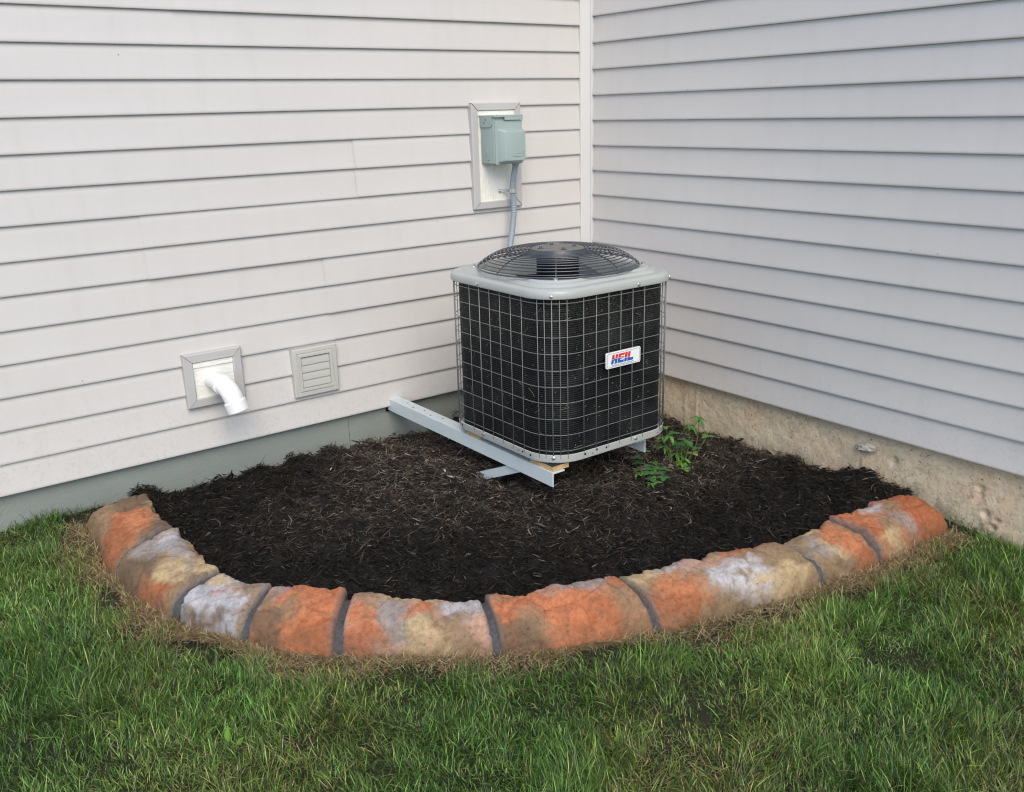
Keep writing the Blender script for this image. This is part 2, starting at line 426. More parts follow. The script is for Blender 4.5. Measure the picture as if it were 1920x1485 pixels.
# lawn ground sheet (reaches far beyond the view)
gx = np.unique(np.concatenate([np.linspace(-150, -7, 14), np.linspace(-7, -2.7, 24), np.arange(-2.66, 0.5, 0.04), np.linspace(0.5, 150, 14)]))
gy = gx.copy()
XX, YY = np.meshgrid(gx, gy); lf = Field(5, 8, 31)
ZZ = gz(XX, YY) + 0.005 * lf(XX, YY) * (np.abs(XX) < 9) - 0.008
_in = in_poly(XX.ravel(), YY.ravel(), np.vstack([OC + (CC - OC) * 0.55, [[0.06, -1.88], [0.06, 0.06], [-2.31, 0.06]]])).reshape(XX.shape)
ZZ = np.where(_in, ZZ - 0.25, ZZ)
nx = len(gx)
idx = np.arange(nx * nx).reshape(nx, nx)
q = np.stack([idx[:-1, :-1], idx[:-1, 1:], idx[1:, 1:], idx[1:, :-1]], -1).reshape(-1, 4)
lawn = link('lawn_ground', np_mesh('lawn_ground', np.stack([XX, YY, ZZ], -1).reshape(-1, 3), q.ravel(), np.full(len(q), 4), None, M['lawn'], True))
tag(lawn, 'soil under the green lawn in front of the edging', kind='structure')

# mulch bed surface
bxs = np.arange(-2.5, 0.041, 0.02); bys = np.arange(-2.02, 0.041, 0.02)
XX, YY = np.meshgrid(bxs, bys); ZZ = mz(XX, YY) - 0.004
idx = np.arange(XX.size).reshape(XX.shape)
q = np.stack([idx[:-1, :-1], idx[:-1, 1:], idx[1:, 1:], idx[1:, :-1]], -1).reshape(-1, 4)
cx = XX.ravel()[q].mean(1); cy = YY.ravel()[q].mean(1)
keep = in_poly(cx, cy, BED); q = q[keep]
bed = link('mulch_bed', np_mesh('mulch_bed', np.stack([XX, YY, ZZ], -1).reshape(-1, 3), q.ravel(), np.full(len(q), 4), None, M['bed'], True))
tag(bed, 'dark mulch bed between the two walls and the edging', kind='structure')

# ------------------------------------------------------------------ house
house = empty('house', (0, 0, -0.3), 'house corner clad in pale lap siding above a low foundation', 'house')
E_ = 0.1143; ZL = 0.012; ZR = 0.050; WL = 4.6; ROWS = 23
wl = MB().box((-WL, 0.022, ZL), (0.15, 0.17, 2.66)).build('siding_wall', M['sheath'], house)
tag(wl, 'warm white siding wall with vents and electrical box')
wr = MB().box((0.022, -WL, ZR), (0.17, 0.0205, 2.70)).build('siding_wall', M['sheath'], house)
tag(wr, 'shaded lavender grey siding wall')
PROF = [(E_ + 0.012, 0.0205), (E_ * 0.98, 0.0125), (E_ * 0.75, 0.0098), (E_ * 0.45, 0.0062), (E_ * 0.2, 0.0030), (0.010, 0.0010), (0.0045, 0.0004), (0.0012, 0.0016), (0.0, 0.0040), (0.0015, 0.0190)]
def board(side, k, a, b, lift=0.0):
    """one lap of siding from a to b along the wall (distances from the corner), lift = sits on its neighbour's end"""
    n = max(4, int((b - a) / 0.14)); ph = random.uniform(0, 6); am = random.uniform(0.0003, 0.0009)
    z0 = (ZL if side == 'l' else ZR) + k * E_ + random.uniform(-0.0006, 0.0006)
    rings = []
    for i in range(n + 1):
        s = a + (b - a) * i / n
        wob = am * math.sin(s * 3.1 + ph) + 0.0004 * math.sin(s * 9 + ph * 2)
        zz = z0 + 0.0007 * math.sin(s * 1.7 + ph)
        r = []
        for (h, dpt) in PROF:
            dd = dpt + wob * math.sin(PI * min(1, h / E_)) - lift
            r.append((-s, dd, zz + h) if side == 'l' else (dd, -s, zz + h))
        rings.append(r)
    m = MB().loft(rings, False)
    o = m.build('siding_board', M['siding_l'] if side == 'l' else M['siding_r'], wl if side == 'l' else wr, angle=28)
    return o
seams_l = {9: 1.240, 8: 1.240, 7: 2.104, 6: 2.104, 5: 1.414, 4: 1.414, 15: 1.9, 14: 1.9}
for k in range(ROWS):
    if k in seams_l:
        s = seams_l[k]
        board('l', k, 0.012, s, 0.0024); board('l', k, s - 0.03, WL, -0.0006)
    else: board('l', k, 0.012, WL)
    board('r', k, 0.012, WL)
# inside corner post with its two channels
m = MB()
post = [(-0.040, 0.012), (-0.040, -0.0035), (-0.036, -0.006), (-0.031, -0.006), (-0.006, -0.031), (-0.006, -0.036), (-0.0035, -0.040), (0.012, -0.040), (0.012, 0.012)]
m.loft([[(x, y, z) for x, y in post] for z in (ZL - 0.004, 2.64)], True, True, True)
tag(m.build('corner_post', M['post'], house), 'pale vinyl inside corner post between the two walls')
# foundations
fl = []
for a, b in ((-WL, -1.3505), (-1.3488, 0.16)):
    n = int((b - a) / 0.02)
    rings = []
    for i in range(n + 1):
        x = a + (b - a) * i / n
        rings.append([(x, 0.030 + 0.0015 * noise.noise((x * 6, z * 6, 1.3)), z) for z in np.linspace(-0.6, ZL + 0.02, 22)])
    mm = MB().loft(rings, False)
    mm.box((a, 0.04, -0.6), (b, 0.2, ZL + 0.0185))
    tag(mm.build('foundation', M['found_l'], house, smooth=True), 'smooth grey painted foundation strip under the siding')
# bare concrete foundation with pits, cracks and an embedded stone
def conc(y, z):
    d = 0.034 + 0.0035 * noise.noise((y * 9, z * 9, 3.1)) + 0.0018 * noise.noise((y * 30, z * 30, 7.7))
    for (py, pz, r, dep) in PITS:
        q = ((y - py) ** 2 + ((z - pz) * 1.1) ** 2) / (r * r)
        if q < 1: d += dep * (1 - q) ** 0.6
    cr = abs((y + 1.565) - 0.012 * noise.noise((z * 14, 0.3, 0)))
    if z < -0.03 and cr < 0.006: d += 0.006 * (1 - cr / 0.006)
    for cy in (-0.652, -0.72):
        c2 = abs(y - cy - 0.004 * noise.noise((z * 20, cy, 0)))
        if c2 < 0.008: d -= 0.004 * (1 - c2 / 0.008)
    return d
PITS = [(-1.70, -0.045, 0.022, 0.008), (-2.03, -0.050, 0.016, 0.012), (-2.035, -0.075, 0.012, 0.010), (-2.06, -0.135, 0.017, 0.013), (-2.10, -0.148, 0.010, 0.009), (-2.09, -0.175, 0.012, 0.014)]
for i in range(60): PITS.append((random.uniform(-3, -0.2), random.uniform(-0.2, 0.04), random.uniform(0.003, 0.008), random.uniform(0.002, 0.006)))
ys = np.arange(-3.0, 0.031, 0.008); zs = np.arange(-0.30, ZR + 0.019, 0.008)
mm = MB().loft([[(conc(y, z), y, z) for z in zs] for y in ys], False)
mm.box((0.06, -WL, -0.6), (0.2, 0.03, ZR + 0.0185)); mm.box((0.033, -WL, -0.6), (0.09, -3.0, ZR + 0.0175))
fr = tag(mm.build('foundation', M['found_r'], house, smooth=True), 'weathered tan bare concrete foundation with pits and cracks')
bm = bmesh.new(); bmesh.ops.create_icosphere(bm, subdivisions=3, radius=1)
for v in bm.verts:
    k = 1 + 0.35 * noise.noise(v.co * 2.1) + 0.12 * noise.noise(v.co * 6)
    v.co = Vector((0.026 + v.co.x * 0.020 * k, -1.592 + v.co.y * 0.044 * k, -0.020 + v.co.z * 0.019 * k - v.co.y * 0.006))
M['pebble'] = mat_plain('embedded_stone', (0.42, 0.39, 0.33), 0.9, var=0.25, vscale=40, bstr=0.7, bscale=70, bdist=0.004)
MB().bm(bm).build('embedded_stone', M['pebble'], fr, smooth=False)

# ------------------------------------------------------------------ mounting blocks on the left wall
def block(x0, x1, z0, z1, t, mat, label, lines_h):
    o = empty('mounting_block', ((x0 + x1) / 2, 0.0, z0), label, 'mounting block', 'siding mounting blocks')
    yo, yi = -0.018, -0.012
    cor = [(x0, z0), (x1, z0), (x1, z1), (x0, z1)]
    inn = [(x0 + t, z0 + t), (x1 - t, z0 + t), (x1 - t, z1 - t), (x0 + t, z1 - t)]
    for i in range(4):
        a, b = cor[i], cor[(i + 1) % 4]; c, d = inn[(i + 1) % 4], inn[i]
        g = 0.0006
        def sh(p, q): return (p[0] + (q[0] - p[0]) * 0.006, p[1] + (q[1] - p[1]) * 0.006)
        a2, b2, c2, d2 = sh(a, b), sh(b, a), sh(c, d), sh(d, c)
        mm = MB()
        mid = lambda p, q, f: (p[0] + (q[0] - p[0]) * f, p[1] + (q[1] - p[1]) * f)
        ring = lambda p, q: [(p[0], 0.020, p[1]), (p[0], yo + 0.004, p[1]), (*[mid(p, q, .12)[0]], yo, mid(p, q, .12)[1]), (mid(p, q, .9)[0], yo - 0.001, mid(p, q, .9)[1]), (q[0], yo + 0.003, q[1]), (q[0], 0.020, q[1])]
        mm.loft([ring(a2, d2), ring(b2, c2)], True, True, True)
        mm.build('frame_trim', M['trim'], o, angle=30)
    MB().box((x0 + t * 0.9, yi + 0.004, z0 + t * 0.9), (x1 - t * 0.9, 0.019, z1 - t * 0.9)).build('backing_panel', mat, o)
    MB().box((x0 + t, yi - 0.0015, z1 - t - 0.020), (x1 - t, yi + 0.0035, z1 - t - 0.001), 0.001).build('panel_lip', mat, o)
    return o
block(-2.030, -1.803, 0.190, 0.402, 0.036, M['panel_h'], 'square siding block with white grained panel behind the bent white pipe', True)
block(-0.674, -0.407, 0.829, 1.285, 0.034, M['panel_v'], 'tall siding block with white grained panel behind the grey electrical box', False)

# white exhaust pipe: pipe, elbow, collars
PX = -1.926
pipe = empty('exhaust_pipe', (PX, -0.008, 0.286), 'white plastic exhaust pipe with elbow turned down toward the mulch', 'pipe')
R0 = 0.0330
pt = [(PX, 0.0, 0.292), (PX + 0.006, -0.10, 0.289)]
MB().tube(pt, R0, 24).build('pipe', M['pvc'], pipe, angle=40)
arc = []
for i in range(13):
    a = PI / 2 * i / 12 * 0.93
    arc.append((PX + 0.006 + 0.020 * i / 12, -0.088 - 0.070 * math.sin(a), 0.289 - 0.062 * (1 - math.cos(a))))
el = MB(); el.tube(arc, R0 + 0.0035, 24); eo = el.build('elbow', M['pvc'], pipe, angle=40)
d0 = (Vector(arc[-1]) - Vector(arc[-2])).normalized(); e0 = Vector(arc[-1])
cl = MB().tube([e0 - d0 * 0.002, e0 + d0 * 0.002, e0 + d0 * 0.040], R0 + 0.0080, 24, caps=False, rads=[R0 + 0.003, R0 + 0.0080, R0 + 0.0080])
cl.tube([e0 + d0 * 0.040, e0 + d0 * 0.001], R0, 24, caps=False)
ring = MB()
cl.build('outlet_collar', M['pvc'], eo, angle=40)
MB().tube([(PX + .005, -0.080, 0.2897), (PX + .005, -0.082, 0.2896), (PX + .007, -0.108, 0.2885)], R0 + 0.006, 24, rads=[R0 + 0.002, R0 + 0.0055, R0 + 0.0055]).build('inlet_collar', M['pvc'], eo, angle=40)
bm = bmesh.new(); bmesh.ops.create_uvsphere(bm, u_segments=12, v_segments=8, radius=0.007)
bm.transform(Matrix.Translation((PX + 0.052, -0.160, 0.240))); MB().bm(bm).build('mould_boss', M['pvc'], eo, smooth=True)

# louvred vent
VX0, VX1, VZ0, VZ1 = -1.596, -1.399, 0.145, 0.346
vent = empty('louvered_vent', ((VX0 + VX1) / 2, 0, VZ0), 'square beige louvered wall vent with four flaps between the pipe and the condenser', 'vent')
def sqring(i, y): return [(VX0 + i, y, VZ0 + i), (VX1 - i, y, VZ0 + i), (VX1 - i, y, VZ1 - i), (VX0 + i, y, VZ1 - i)]
MB().loft([sqring(0, 0.02), sqring(0, -0.014), sqring(0.003, -0.0165), sqring(0.017, -0.018), sqring(0.019, -0.015), sqring(0.022, -0.015), sqring(0.024, -0.021), sqring(0.034, -0.021), sqring(0.036, -0.012), sqring(0.036, 0.0)]).build('vent_frame', M['vent'], vent, angle=25)
MB().box((VX0 + 0.03, -0.002, VZ0 + 0.03), (VX1 - 0.03, 0.012, VZ1 - 0.03)).build('vent_back', M['dark'], vent)
lz0 = VZ0 + 0.0375; lh = (VZ1 - VZ0 - 0.075) / 4
for k in range(4):
    z0 = lz0 + k * lh; a, b = VX0 + 0.0370, VX1 - 0.0370
    pr = [(-0.0180, z0 + 0.0004), (-0.0185, z0 + 0.003), (-0.0140, z0 + lh - 0.0012), (-0.0095, z0 + lh - 0.001), (-0.0085, z0 + 0.004)]
    MB().loft([[(x, y, z) for y, z in pr] for x in (a, b)], True, True, True).build('louver', M['vent'], vent, angle=25)

# ------------------------------------------------------------------ electrical disconnect box
DX0, DX1, DZ0, DZ1 = -0.624, -0.474, 1.030, 1.232
db = empty('disconnect_box', ((DX0 + DX1) / 2, -0.012, DZ0), 'grey green metal electrical disconnect box above the condenser', 'electrical box')
bo = MB().box((DX0, -0.108, DZ0), (DX1 - 0.004, -0.011, DZ1 - 0.010), 0.003).build('box_body', M['box'], db, angle=35)
# rain hood on top with its front lip and side ear
MB().box((DX0 - 0.004, -0.120, DZ1 - 0.0095), (DX1, -0.011, DZ1), 0.002).box((DX0 + 0.052, -0.1205, DZ1 - 0.022), (DX1, -0.1145, DZ1 - 0.0092), 0.0015).build('rain_hood', M['box'], db, angle=35)
ear = [(-0.011, DZ1 - 0.008), (-0.098, DZ1 - 0.008), (-0.098, DZ1 - 0.040), (-0.088, DZ1 - 0.050), (-0.022, DZ1 - 0.050), (-0.011, DZ1 - 0.040)]
MB().loft([[(x, y, z) for y, z in ear] for x in (DX0 - 0.0045, DX0 - 0.0005)], True, True, True).build('hinge_ear', M['box'], db, angle=30)
for (yy, zz) in ((-0.045, DZ1 - 0.032), (-0.056, DZ1 - 0.019)):
    MB().lathe([(0.0024, 0), (0.0024, 0.002)], (DX0 - 0.0045, yy, zz), 10, (-1, 0, 0)).build('rivet', M['dark'], db)
# raised front cover, drawn out like a tray
def rrect(x0, x1, z0, z1, r, y, n=5):
    pts = []
    for cx, cz, a0 in ((x1 - r, z0 + r, -90), (x1 - r, z1 - r, 0), (x0 + r, z1 - r, 90), (x0 + r, z0 + r, 180)):
        for i in range(n + 1):
            a = math.radians(a0 + 90 * i / n); pts.append((cx + r * math.cos(a), y, cz + r * math.sin(a)))
    return pts
cv = MB().loft([rrect(DX0 + 0.004, DX1 - 0.001, DZ0 - 0.004, DZ1 - 0.024, 0.003, -0.1085), rrect(DX0 + 0.004, DX1 - 0.001, DZ0 - 0.004, DZ1 - 0.024, 0.003, -0.1135),
                rrect(DX0 + 0.014, DX1 - 0.004, DZ0 + 0.000, DZ1 - 0.056, 0.010, -0.1145), rrect(DX0 + 0.019, DX1 - 0.006, DZ0 + 0.004, DZ1 - 0.059, 0.010, -0.128),
                rrect(DX0 + 0.034, DX1 - 0.010, DZ0 + 0.010, DZ1 - 0.066, 0.008, -0.148), rrect(DX0 + 0.037, DX1 - 0.012, DZ0 + 0.012, DZ1 - 0.069, 0.008, -0.150)], True, True, True)
cvo = cv.build('front_cover', M['box'], db, angle=32)
# embossed bird and boat-shaped mark
def emb(pts, r): return [(x, -0.1502, z) for x, z in pts], r
cx0, cz0 = DX1 - 0.048, DZ0 + 0.034
mk = MB()
hull = [(cx0 + 0.029 * math.cos(a), cz0 + (0.0085 if math.sin(a) > 0 else 0.005) * math.sin(a) + 0.0015 * math.cos(a)) for a in np.linspace(0, 2 * PI, 25)[:-1]]
mk.tube([(x, -0.1502, z) for x, z in hull], 0.0016, 6, closed=True)
mk.tube([(cx0 + x, -0.1502, cz0 + z) for x, z in ((-0.004, 0.009), (0.003, 0.011), (0.008, 0.017), (0.006, 0.022), (0.002, 0.0205), (-0.002, 0.0185))], 0.0017, 6)
mk.tube([(cx0 + x, -0.1502, cz0 + z) for x, z in ((0.008, 0.012), (0.016, 0.013), (0.025, 0.019), (0.028, 0.0185), (0.022, 0.010))], 0.0015, 6)
for i in range(7):
    xx = cx0 - 0.016 + i * 0.005
    mk.tube([(xx - 0.001, -0.1502, cz0 - 0.0022), (xx + 0.001, -0.1502, cz0 + 0.0035)], 0.0006, 5)
mk.build('embossed_mark', M['box'], cvo, smooth=True)
kn = MB()
for r in (0.016, 0.009):
    kn.tube([(DX0 - 0.0003, -0.042 + r * 0.8 * math.cos(a), DZ0 + 0.044 + r * math.sin(a)) for a in np.linspace(0, 2 * PI, 25)[:-1]], 0.0008, 5, closed=True)
kn.build('knockout', M['box'], bo, smooth=True)
MB().lathe([(0.002, 0), (0.002, 0.001)], (DX0 - 0.0002, -0.064, DZ0 + 0.012), 8, (-1, 0, 0)).build('screw_hole', M['dark'], bo)
MB().lathe([(0.0025, 0), (0.0025, 0.0015)], (DX0 + 0.055, -0.060, DZ1), 8).build('rivet', M['dark'], db)

# conduit whip from the box to the condenser
cpts = [(-0.505, -0.088, 1.034), (-0.507, -0.080, 0.995), (-0.507, -0.066, 0.95), (-0.503, -0.058, 0.904), (-0.498, -0.055, 0.85), (-0.498, -0.056, 0.804), (-0.506, -0.060, 0.755), (-0.520, -0.072, 0.705), (-0.540, -0.092, 0.660), (-0.565, -0.13, 0.61), (-0.60, -0.21, 0.53), (-0.63, -0.32, 0.43), (-0.65, -0.44, 0.36), (-0.65, -0.52, 0.345)]
P3 = np.array(cpts); P3[:8, 0] += np.array([0.012, 0.012, 0.012, 0.010, 0.012, 0.010, 0.008, 0.004]); tt = np.linspace(0, len(cpts) - 1, 300)
cc = catmull(P3, tt)
rads = [0.0132 + 0.0007 * (1 if (i % 4) < 2 else -1) for i in range(300)]
cond = empty('conduit', tuple(cc[-1]), 'grey flexible conduit running from the electrical box down behind the condenser', 'conduit')
MB().tube(cc, 0.0125, 12, rads=rads).build('conduit_hose', M['conduit'], cond, smooth=True)
MB().tube([cc[0], cc[10]], 0.016, 12).build('conduit_fitting', M['conduit'], cond, angle=40)
st = MB(); c0 = np.array((-0.493, -0.058, 0.904))
rr = []
for a in np.linspace(-0.2, PI + 0.6, 14): rr.append((c0[0] + 0.0156 * math.cos(a) * 1.0, c0[1] - 0.0156 * math.sin(a)))
rr.append((c0[0] - 0.016, -0.0300)); rr.append((c0[0] - 0.018, -0.0125)); rr.append((c0[0] - 0.042, -0.0125))
st.loft([[(x, y, z + c0[2]) for z in (-0.008, 0.008)] for x, y in rr], False)
st.loft([[(x, y - 0.0012, z + c0[2]) for z in (-0.008, 0.008)] for x, y in rr], False)
so = st.build('strap', M['galv'], cond, smooth=True)
MB().lathe([(0.005, 0), (0.005, 0.002), (0.003, 0.004)], (c0[0] - 0.036, -0.0135, c0[2]), 12, (0, -1, 0)).build('screw', M['galv'], so, angle=30)

# ------------------------------------------------------------------ steel wall brackets and shims
BZ = 0.045
def angle_iron(m, x0, dx, y0, y1, zt, leg=0.052, th=0.005):
    """angle section: upright flange at x0, flat flange on top toward dx"""
    s = 1 if dx > 0 else -1
    sec = [(x0, zt - leg), (x0, zt), (x0 + dx, zt), (x0 + dx, zt - th), (x0 + s * (th + 0.003), zt - th), (x0 + s * th, zt - th - 0.003), (x0 + s * th, zt - leg)]
    m.loft([[(x, y, z) for x, z in sec] for y in (y0, y1)], True, True, True)
def bracket(x0, dx, yend, label, braced):
    o = empty('wall_bracket', (x0, 0.03, -0.02), label, 'bracket', 'steel wall brackets')
    m = MB(); angle_iron(m, x0, dx, 0.035, yend, BZ); bo_ = m.build('beam', M['steel'], o)
    for i, yy in enumerate((-0.10, -0.17, -0.24, -0.31, -0.38)):
        MB().lathe([(0.0035, 0), (0.0035, 0.0008)], (x0 + dx * (0.35 if i % 2 else 0.6), yy, BZ), 10).build('bolt_hole', M['dark'], bo_)
    MB().box((x0 - 0.008 if dx > 0 else x0 - 0.058, 0.020, BZ - 0.060), (x0 + 0.058 if dx > 0 else x0 + 0.008, 0.029, BZ + 0.008), 0.001).build('wall_plate', M['black'], o)
    if not braced: return o
    # diagonal brace from the beam down into the mulch and back to the wall
    s = 1 if dx > 0 else -1
    a = Vector((x0 + s * 0.010, -0.965, 0.036)); b = Vector((x0 + s * 0.010, 0.03, -0.405))
    t = (b - a).normalized(); up = Vector((0, -t.z, t.y)); up = up if up.z > 0 else -up; sd_ = Vector((s, 0, 0))
    sec = [(0, 0), (0.034, 0), (0.034, -0.004), (0.004, -0.004), (0.004, -0.034), (0, -0.034)]
    MB().loft([[p + sd_ * u + up * w_ for u, w_ in sec] for p in (a, b)], True, True, True).build('brace', M['steel'], o)
    return o
bracket(-1.157, 0.055, -1.134, 'pale steel angle bracket with wood shim and brace on the painted foundation', True)
bracket(-0.672, -0.05, -1.100, 'pale steel angle bracket whose tip shows beside the green weed', False)
def shim(x0, x1, y0, y1, label):
    o = empty('wood_shim', ((x0 + x1) / 2, (y0 + y1) / 2, BZ + 0.0005), label, 'shim', 'wood shims under the condenser')
    bm = bmesh.new(); bmesh.ops.create_cube(bm, size=1); bmesh.ops.subdivide_edges(bm, edges=bm.edges[:], cuts=4, use_grid_fill=True)
    for v in bm.verts:
        p = Vector(((x0 + x1) / 2 + v.co.x * (x1 - x0), (y0 + y1) / 2 + v.co.y * (y1 - y0), BZ + 0.001 + (v.co.z + 0.5) * 0.016))
        if v.co.z > -0.4: p += Vector((noise.noise(p * 90), noise.noise(p * 90 + Vector((5, 0, 0))), 0)) * 0.0025
        v.co = p
    MB().bm(bm).build('wood_block', M['wood'], o)
    for i in range(6):
        u = x0 + (x1 - x0) * (i + 0.15) / 6
        MB().box((u, y0 + 0.002, BZ + 0.0172), (u + (x1 - x0) / 6 * 0.7, y1 - 0.002, BZ + 0.0215), 0.0006).build('rubber_rib', M['rubber'], o)
shim(-1.150, -1.075, -1.126, -1.000, 'splintered tan wood shim with ribbed rubber on the bracket tip')
shim(-1.152, -1.080, -0.690, -0.600, 'tan wood shim under the condenser toward the wall side')
shim(-0.745, -0.680, -1.096, -1.000, 'tan wood shim on the bracket beside the green weed')

# ------------------------------------------------------------------ condenser
AX0, AX1, AY0, AY1 = -1.172, -0.552, -1.150, -0.486
ACX, ACY = (AX0 + AX1) / 2, (AY0 + AY1) / 2
ZB = BZ + 0.022; ZLIP = 0.650; ZTOP = 0.686
ac = empty('air_conditioner', (ACX, ACY, ZB), 'square outdoor air conditioning condenser with wire grille and domed fan guard', 'air conditioner')
def rsq(inset, r, z, n=8, dz=None):
    x0, x1, y0, y1 = AX0 + inset, AX1 - inset, AY0 + inset, AY1 - inset; pts = []
    for cx, cy, a0 in ((x0 + r, y0 + r, 180), (x1 - r, y0 + r, 270), (x1 - r, y1 - r, 0), (x0 + r, y1 - r, 90)):
        for i in range(n + 1):
            a = math.radians(a0 + 90 * i / n); pts.append((cx + r * math.cos(a), cy + r * math.sin(a), z))
    return pts
RC = 0.134
def perim(inset, r, n=400):
    """evenly spaced points round the rounded square, with outward normals"""
    P = np.array([p[:2] for p in rsq(inset, r, 0, 24)]); P = np.vstack([P, P[:1]])
    s = np.concatenate([[0], np.cumsum(np.linalg.norm(np.diff(P, axis=0), axis=1))])
    return P, s
# base pan
pan = MB().loft([rsq(0.030, RC - 0.03, ZB - 0.0), rsq(0.006, RC - 0.006, ZB + 0.000), rsq(0.001, RC - 0.001, ZB + 0.004), rsq(0.0, RC, ZB + 0.010), rsq(-0.0005, RC, ZB + 0.030), rsq(0.0015, RC, ZB + 0.0315), rsq(0.003, RC - 0.002, ZB + 0.030), rsq(0.004, RC - 0.002, ZB + 0.012), rsq(0.06, RC - 0.05, ZB + 0.012)], True, True, True).build('base_pan', M['cover'], ac, angle=35)
PP0, PS0 = perim(0.0, RC); per = PS0[-1]
def at_s(s, inset=0.0):
    s = s % per; i = np.searchsorted(PS0, s, 'right') - 1; i = min(i, len(PP0) - 2)
    f = (s - PS0[i]) / (PS0[i + 1] - PS0[i] + 1e-9); p = PP0[i] * (1 - f) + PP0[i + 1] * f
    t = PP0[i + 1] - PP0[i]; t = t / np.linalg.norm(t); nrm = np.array([t[1], -t[0]])
    return p - nrm * inset, nrm
# perimeter parameter: 0 at start of front-left corner arc (on left face), arc length RC*pi/2
ARC = RC * PI / 2; SX = AX1 - AX0 - 2 * RC; SY = AY1 - AY0 - 2 * RC
S_CORNER = ARC / 2
S_FRONT = lambda x: ARC + (x - (AX0 + RC))                       # on the right-hand visible face (normal -Y)
S_LEFT = lambda y: -((y - (AY0 + RC)))                            # on the left visible face (normal -X)
def screw(parent, s, z, r=0.0055, inset=0.0):
    p, nn = at_s(s, inset)
    MB().lathe([(r * 1.25, -0.002), (r * 1.25, 0.001), (r, 0.002), (r * 0.9, 0.005), (r * 0.4, 0.006)], (p[0], p[1], z), 10, (nn[0], nn[1], 0)).build('screw', M['galv'], parent, angle=30)
def hole(parent, s, z, r=0.0035):
    p, nn = at_s(s)
    MB().lathe([(r, -0.001), (r, 0.0012)], (p[0], p[1], z), 10, (nn[0], nn[1], 0)).build('screw_hole', M['dark'], parent)
for s in (S_CORNER, S_LEFT(-0.745), S_FRONT(-0.775)): screw(pan, s, ZB + 0.021)
for s, dz in ((S_LEFT(-0.985), .02), (S_LEFT(-0.96), .018), (S_LEFT(-1.03), .019), (S_LEFT(-0.60), .02), (S_LEFT(-0.57), .024), (S_FRONT(-1.02), .020), (S_FRONT(-0.965), .024), (S_FRONT(-0.92), .021), (S_FRONT(-0.985), .015), (S_FRONT(-0.63), .022), (S_FRONT(-0.60), .019), (S_FRONT(-0.655), .015)):
    hole(pan, s, ZB + dz, 0.0038 if dz > .0185 else 0.0022)
# coil
MB().loft([rsq(0.020, RC - 0.02, ZB + 0.012, 12), rsq(0.020, RC - 0.02, ZLIP + 0.004, 12), rsq(0.045, RC - 0.045, ZLIP + 0.004, 12), rsq(0.045, RC - 0.045, ZB + 0.014, 12)], True).build('coil', M['coil'], ac, angle=40)
# seed fluff and grass stuck to the coil
fl_ = MB()
for i in range(260):
    s = random.uniform(-SY, ARC + SX); z = random.uniform(ZB + 0.04, ZLIP - 0.01)
    p, nn = at_s(s, 0.0185); tdir = np.array([-nn[1], nn[0]]); a = random.uniform(0, PI); L = random.uniform(0.002, 0.009) if random.random() < 0.93 else random.uniform(0.02, 0.045)
    pts = []
    for k in range(4):
        u = (k / 3 - 0.5) * L; cu = 0.12 * L * math.sin(k)
        o_ = tdir * (u * math.cos(a) + cu); pts.append((p[0] + o_[0] + nn[0] * 0.001, p[1] + o_[1] + nn[1] * 0.001, z + u * math.sin(a)))
    fl_.tube(pts, 0.0005, 3, caps=False)
M['fluff'] = mat_plain('dry_fluff', (0.30, 0.25, 0.17), 0.9, var=0.3, vscale=50)
tag(fl_.build('stuck_fluff', M['fluff'], ac), kind='stuff')
# wire grille
zs_h = [ZB + 0.045 + i * (ZLIP - 0.016 - (ZB + 0.045)) / 9 for i in range(10)]
WIN = 0.0035
def hoop(z, wob=0.0):
    n = 120; pts = []
    for i in range(n):
        p, nn = at_s(per * i / n, WIN); pts.append((p[0], p[1], z))
    return MB().tube(pts, 0.0015, 6, closed=True)
grille = hoop(zs_h[0]).build('wire_grille', M['wire'], ac, smooth=True)
for z in zs_h[1:]: hoop(z).build('horizontal_wire', M['wire'], grille, smooth=True)
# upright wires: close at the corner, wider along the faces
svals = [S_CORNER + k * 0.026 for k in (-2, -1, 0, 1, 2)]
s = svals[-1] + 0.066
while s < ARC + SX - 0.005: svals.append(s); s += 0.0570
c2 = ARC + SX + ARC / 2
svals += [c2 + k * 0.030 for k in (-2, -1, 0, 1, 2)]
s = svals[0] - 0.074
while s > -SY + 0.005: svals.append(s); s -= 0.0625
c4 = -SY - ARC / 2
svals += [c4 + k * 0.030 for k in (-2, -1, 0, 1, 2)]
s = c2 + 0.11
while s < per + c4 - 0.09: svals.append(s); s += 0.055
for s in svals:
    p, nn = at_s(s, WIN - 0.003); a = random.uniform(-0.0012, 0.0012)
    tdir = np.array([-nn[1], nn[0]]) * a
    heavy = min(abs(s - S_CORNER), abs(s - S_LEFT(-0.745)), abs(s - S_FRONT(-0.775))) < 0.012
    MB().tube([(p[0], p[1], ZB + 0.018), (p[0] + tdir[0], p[1] + tdir[1], 0.35), (p[0], p[1], ZLIP + 0.006)], 0.0021 if heavy else 0.00145, 6).build('vertical_wire', M['wire'], grille, smooth=True)
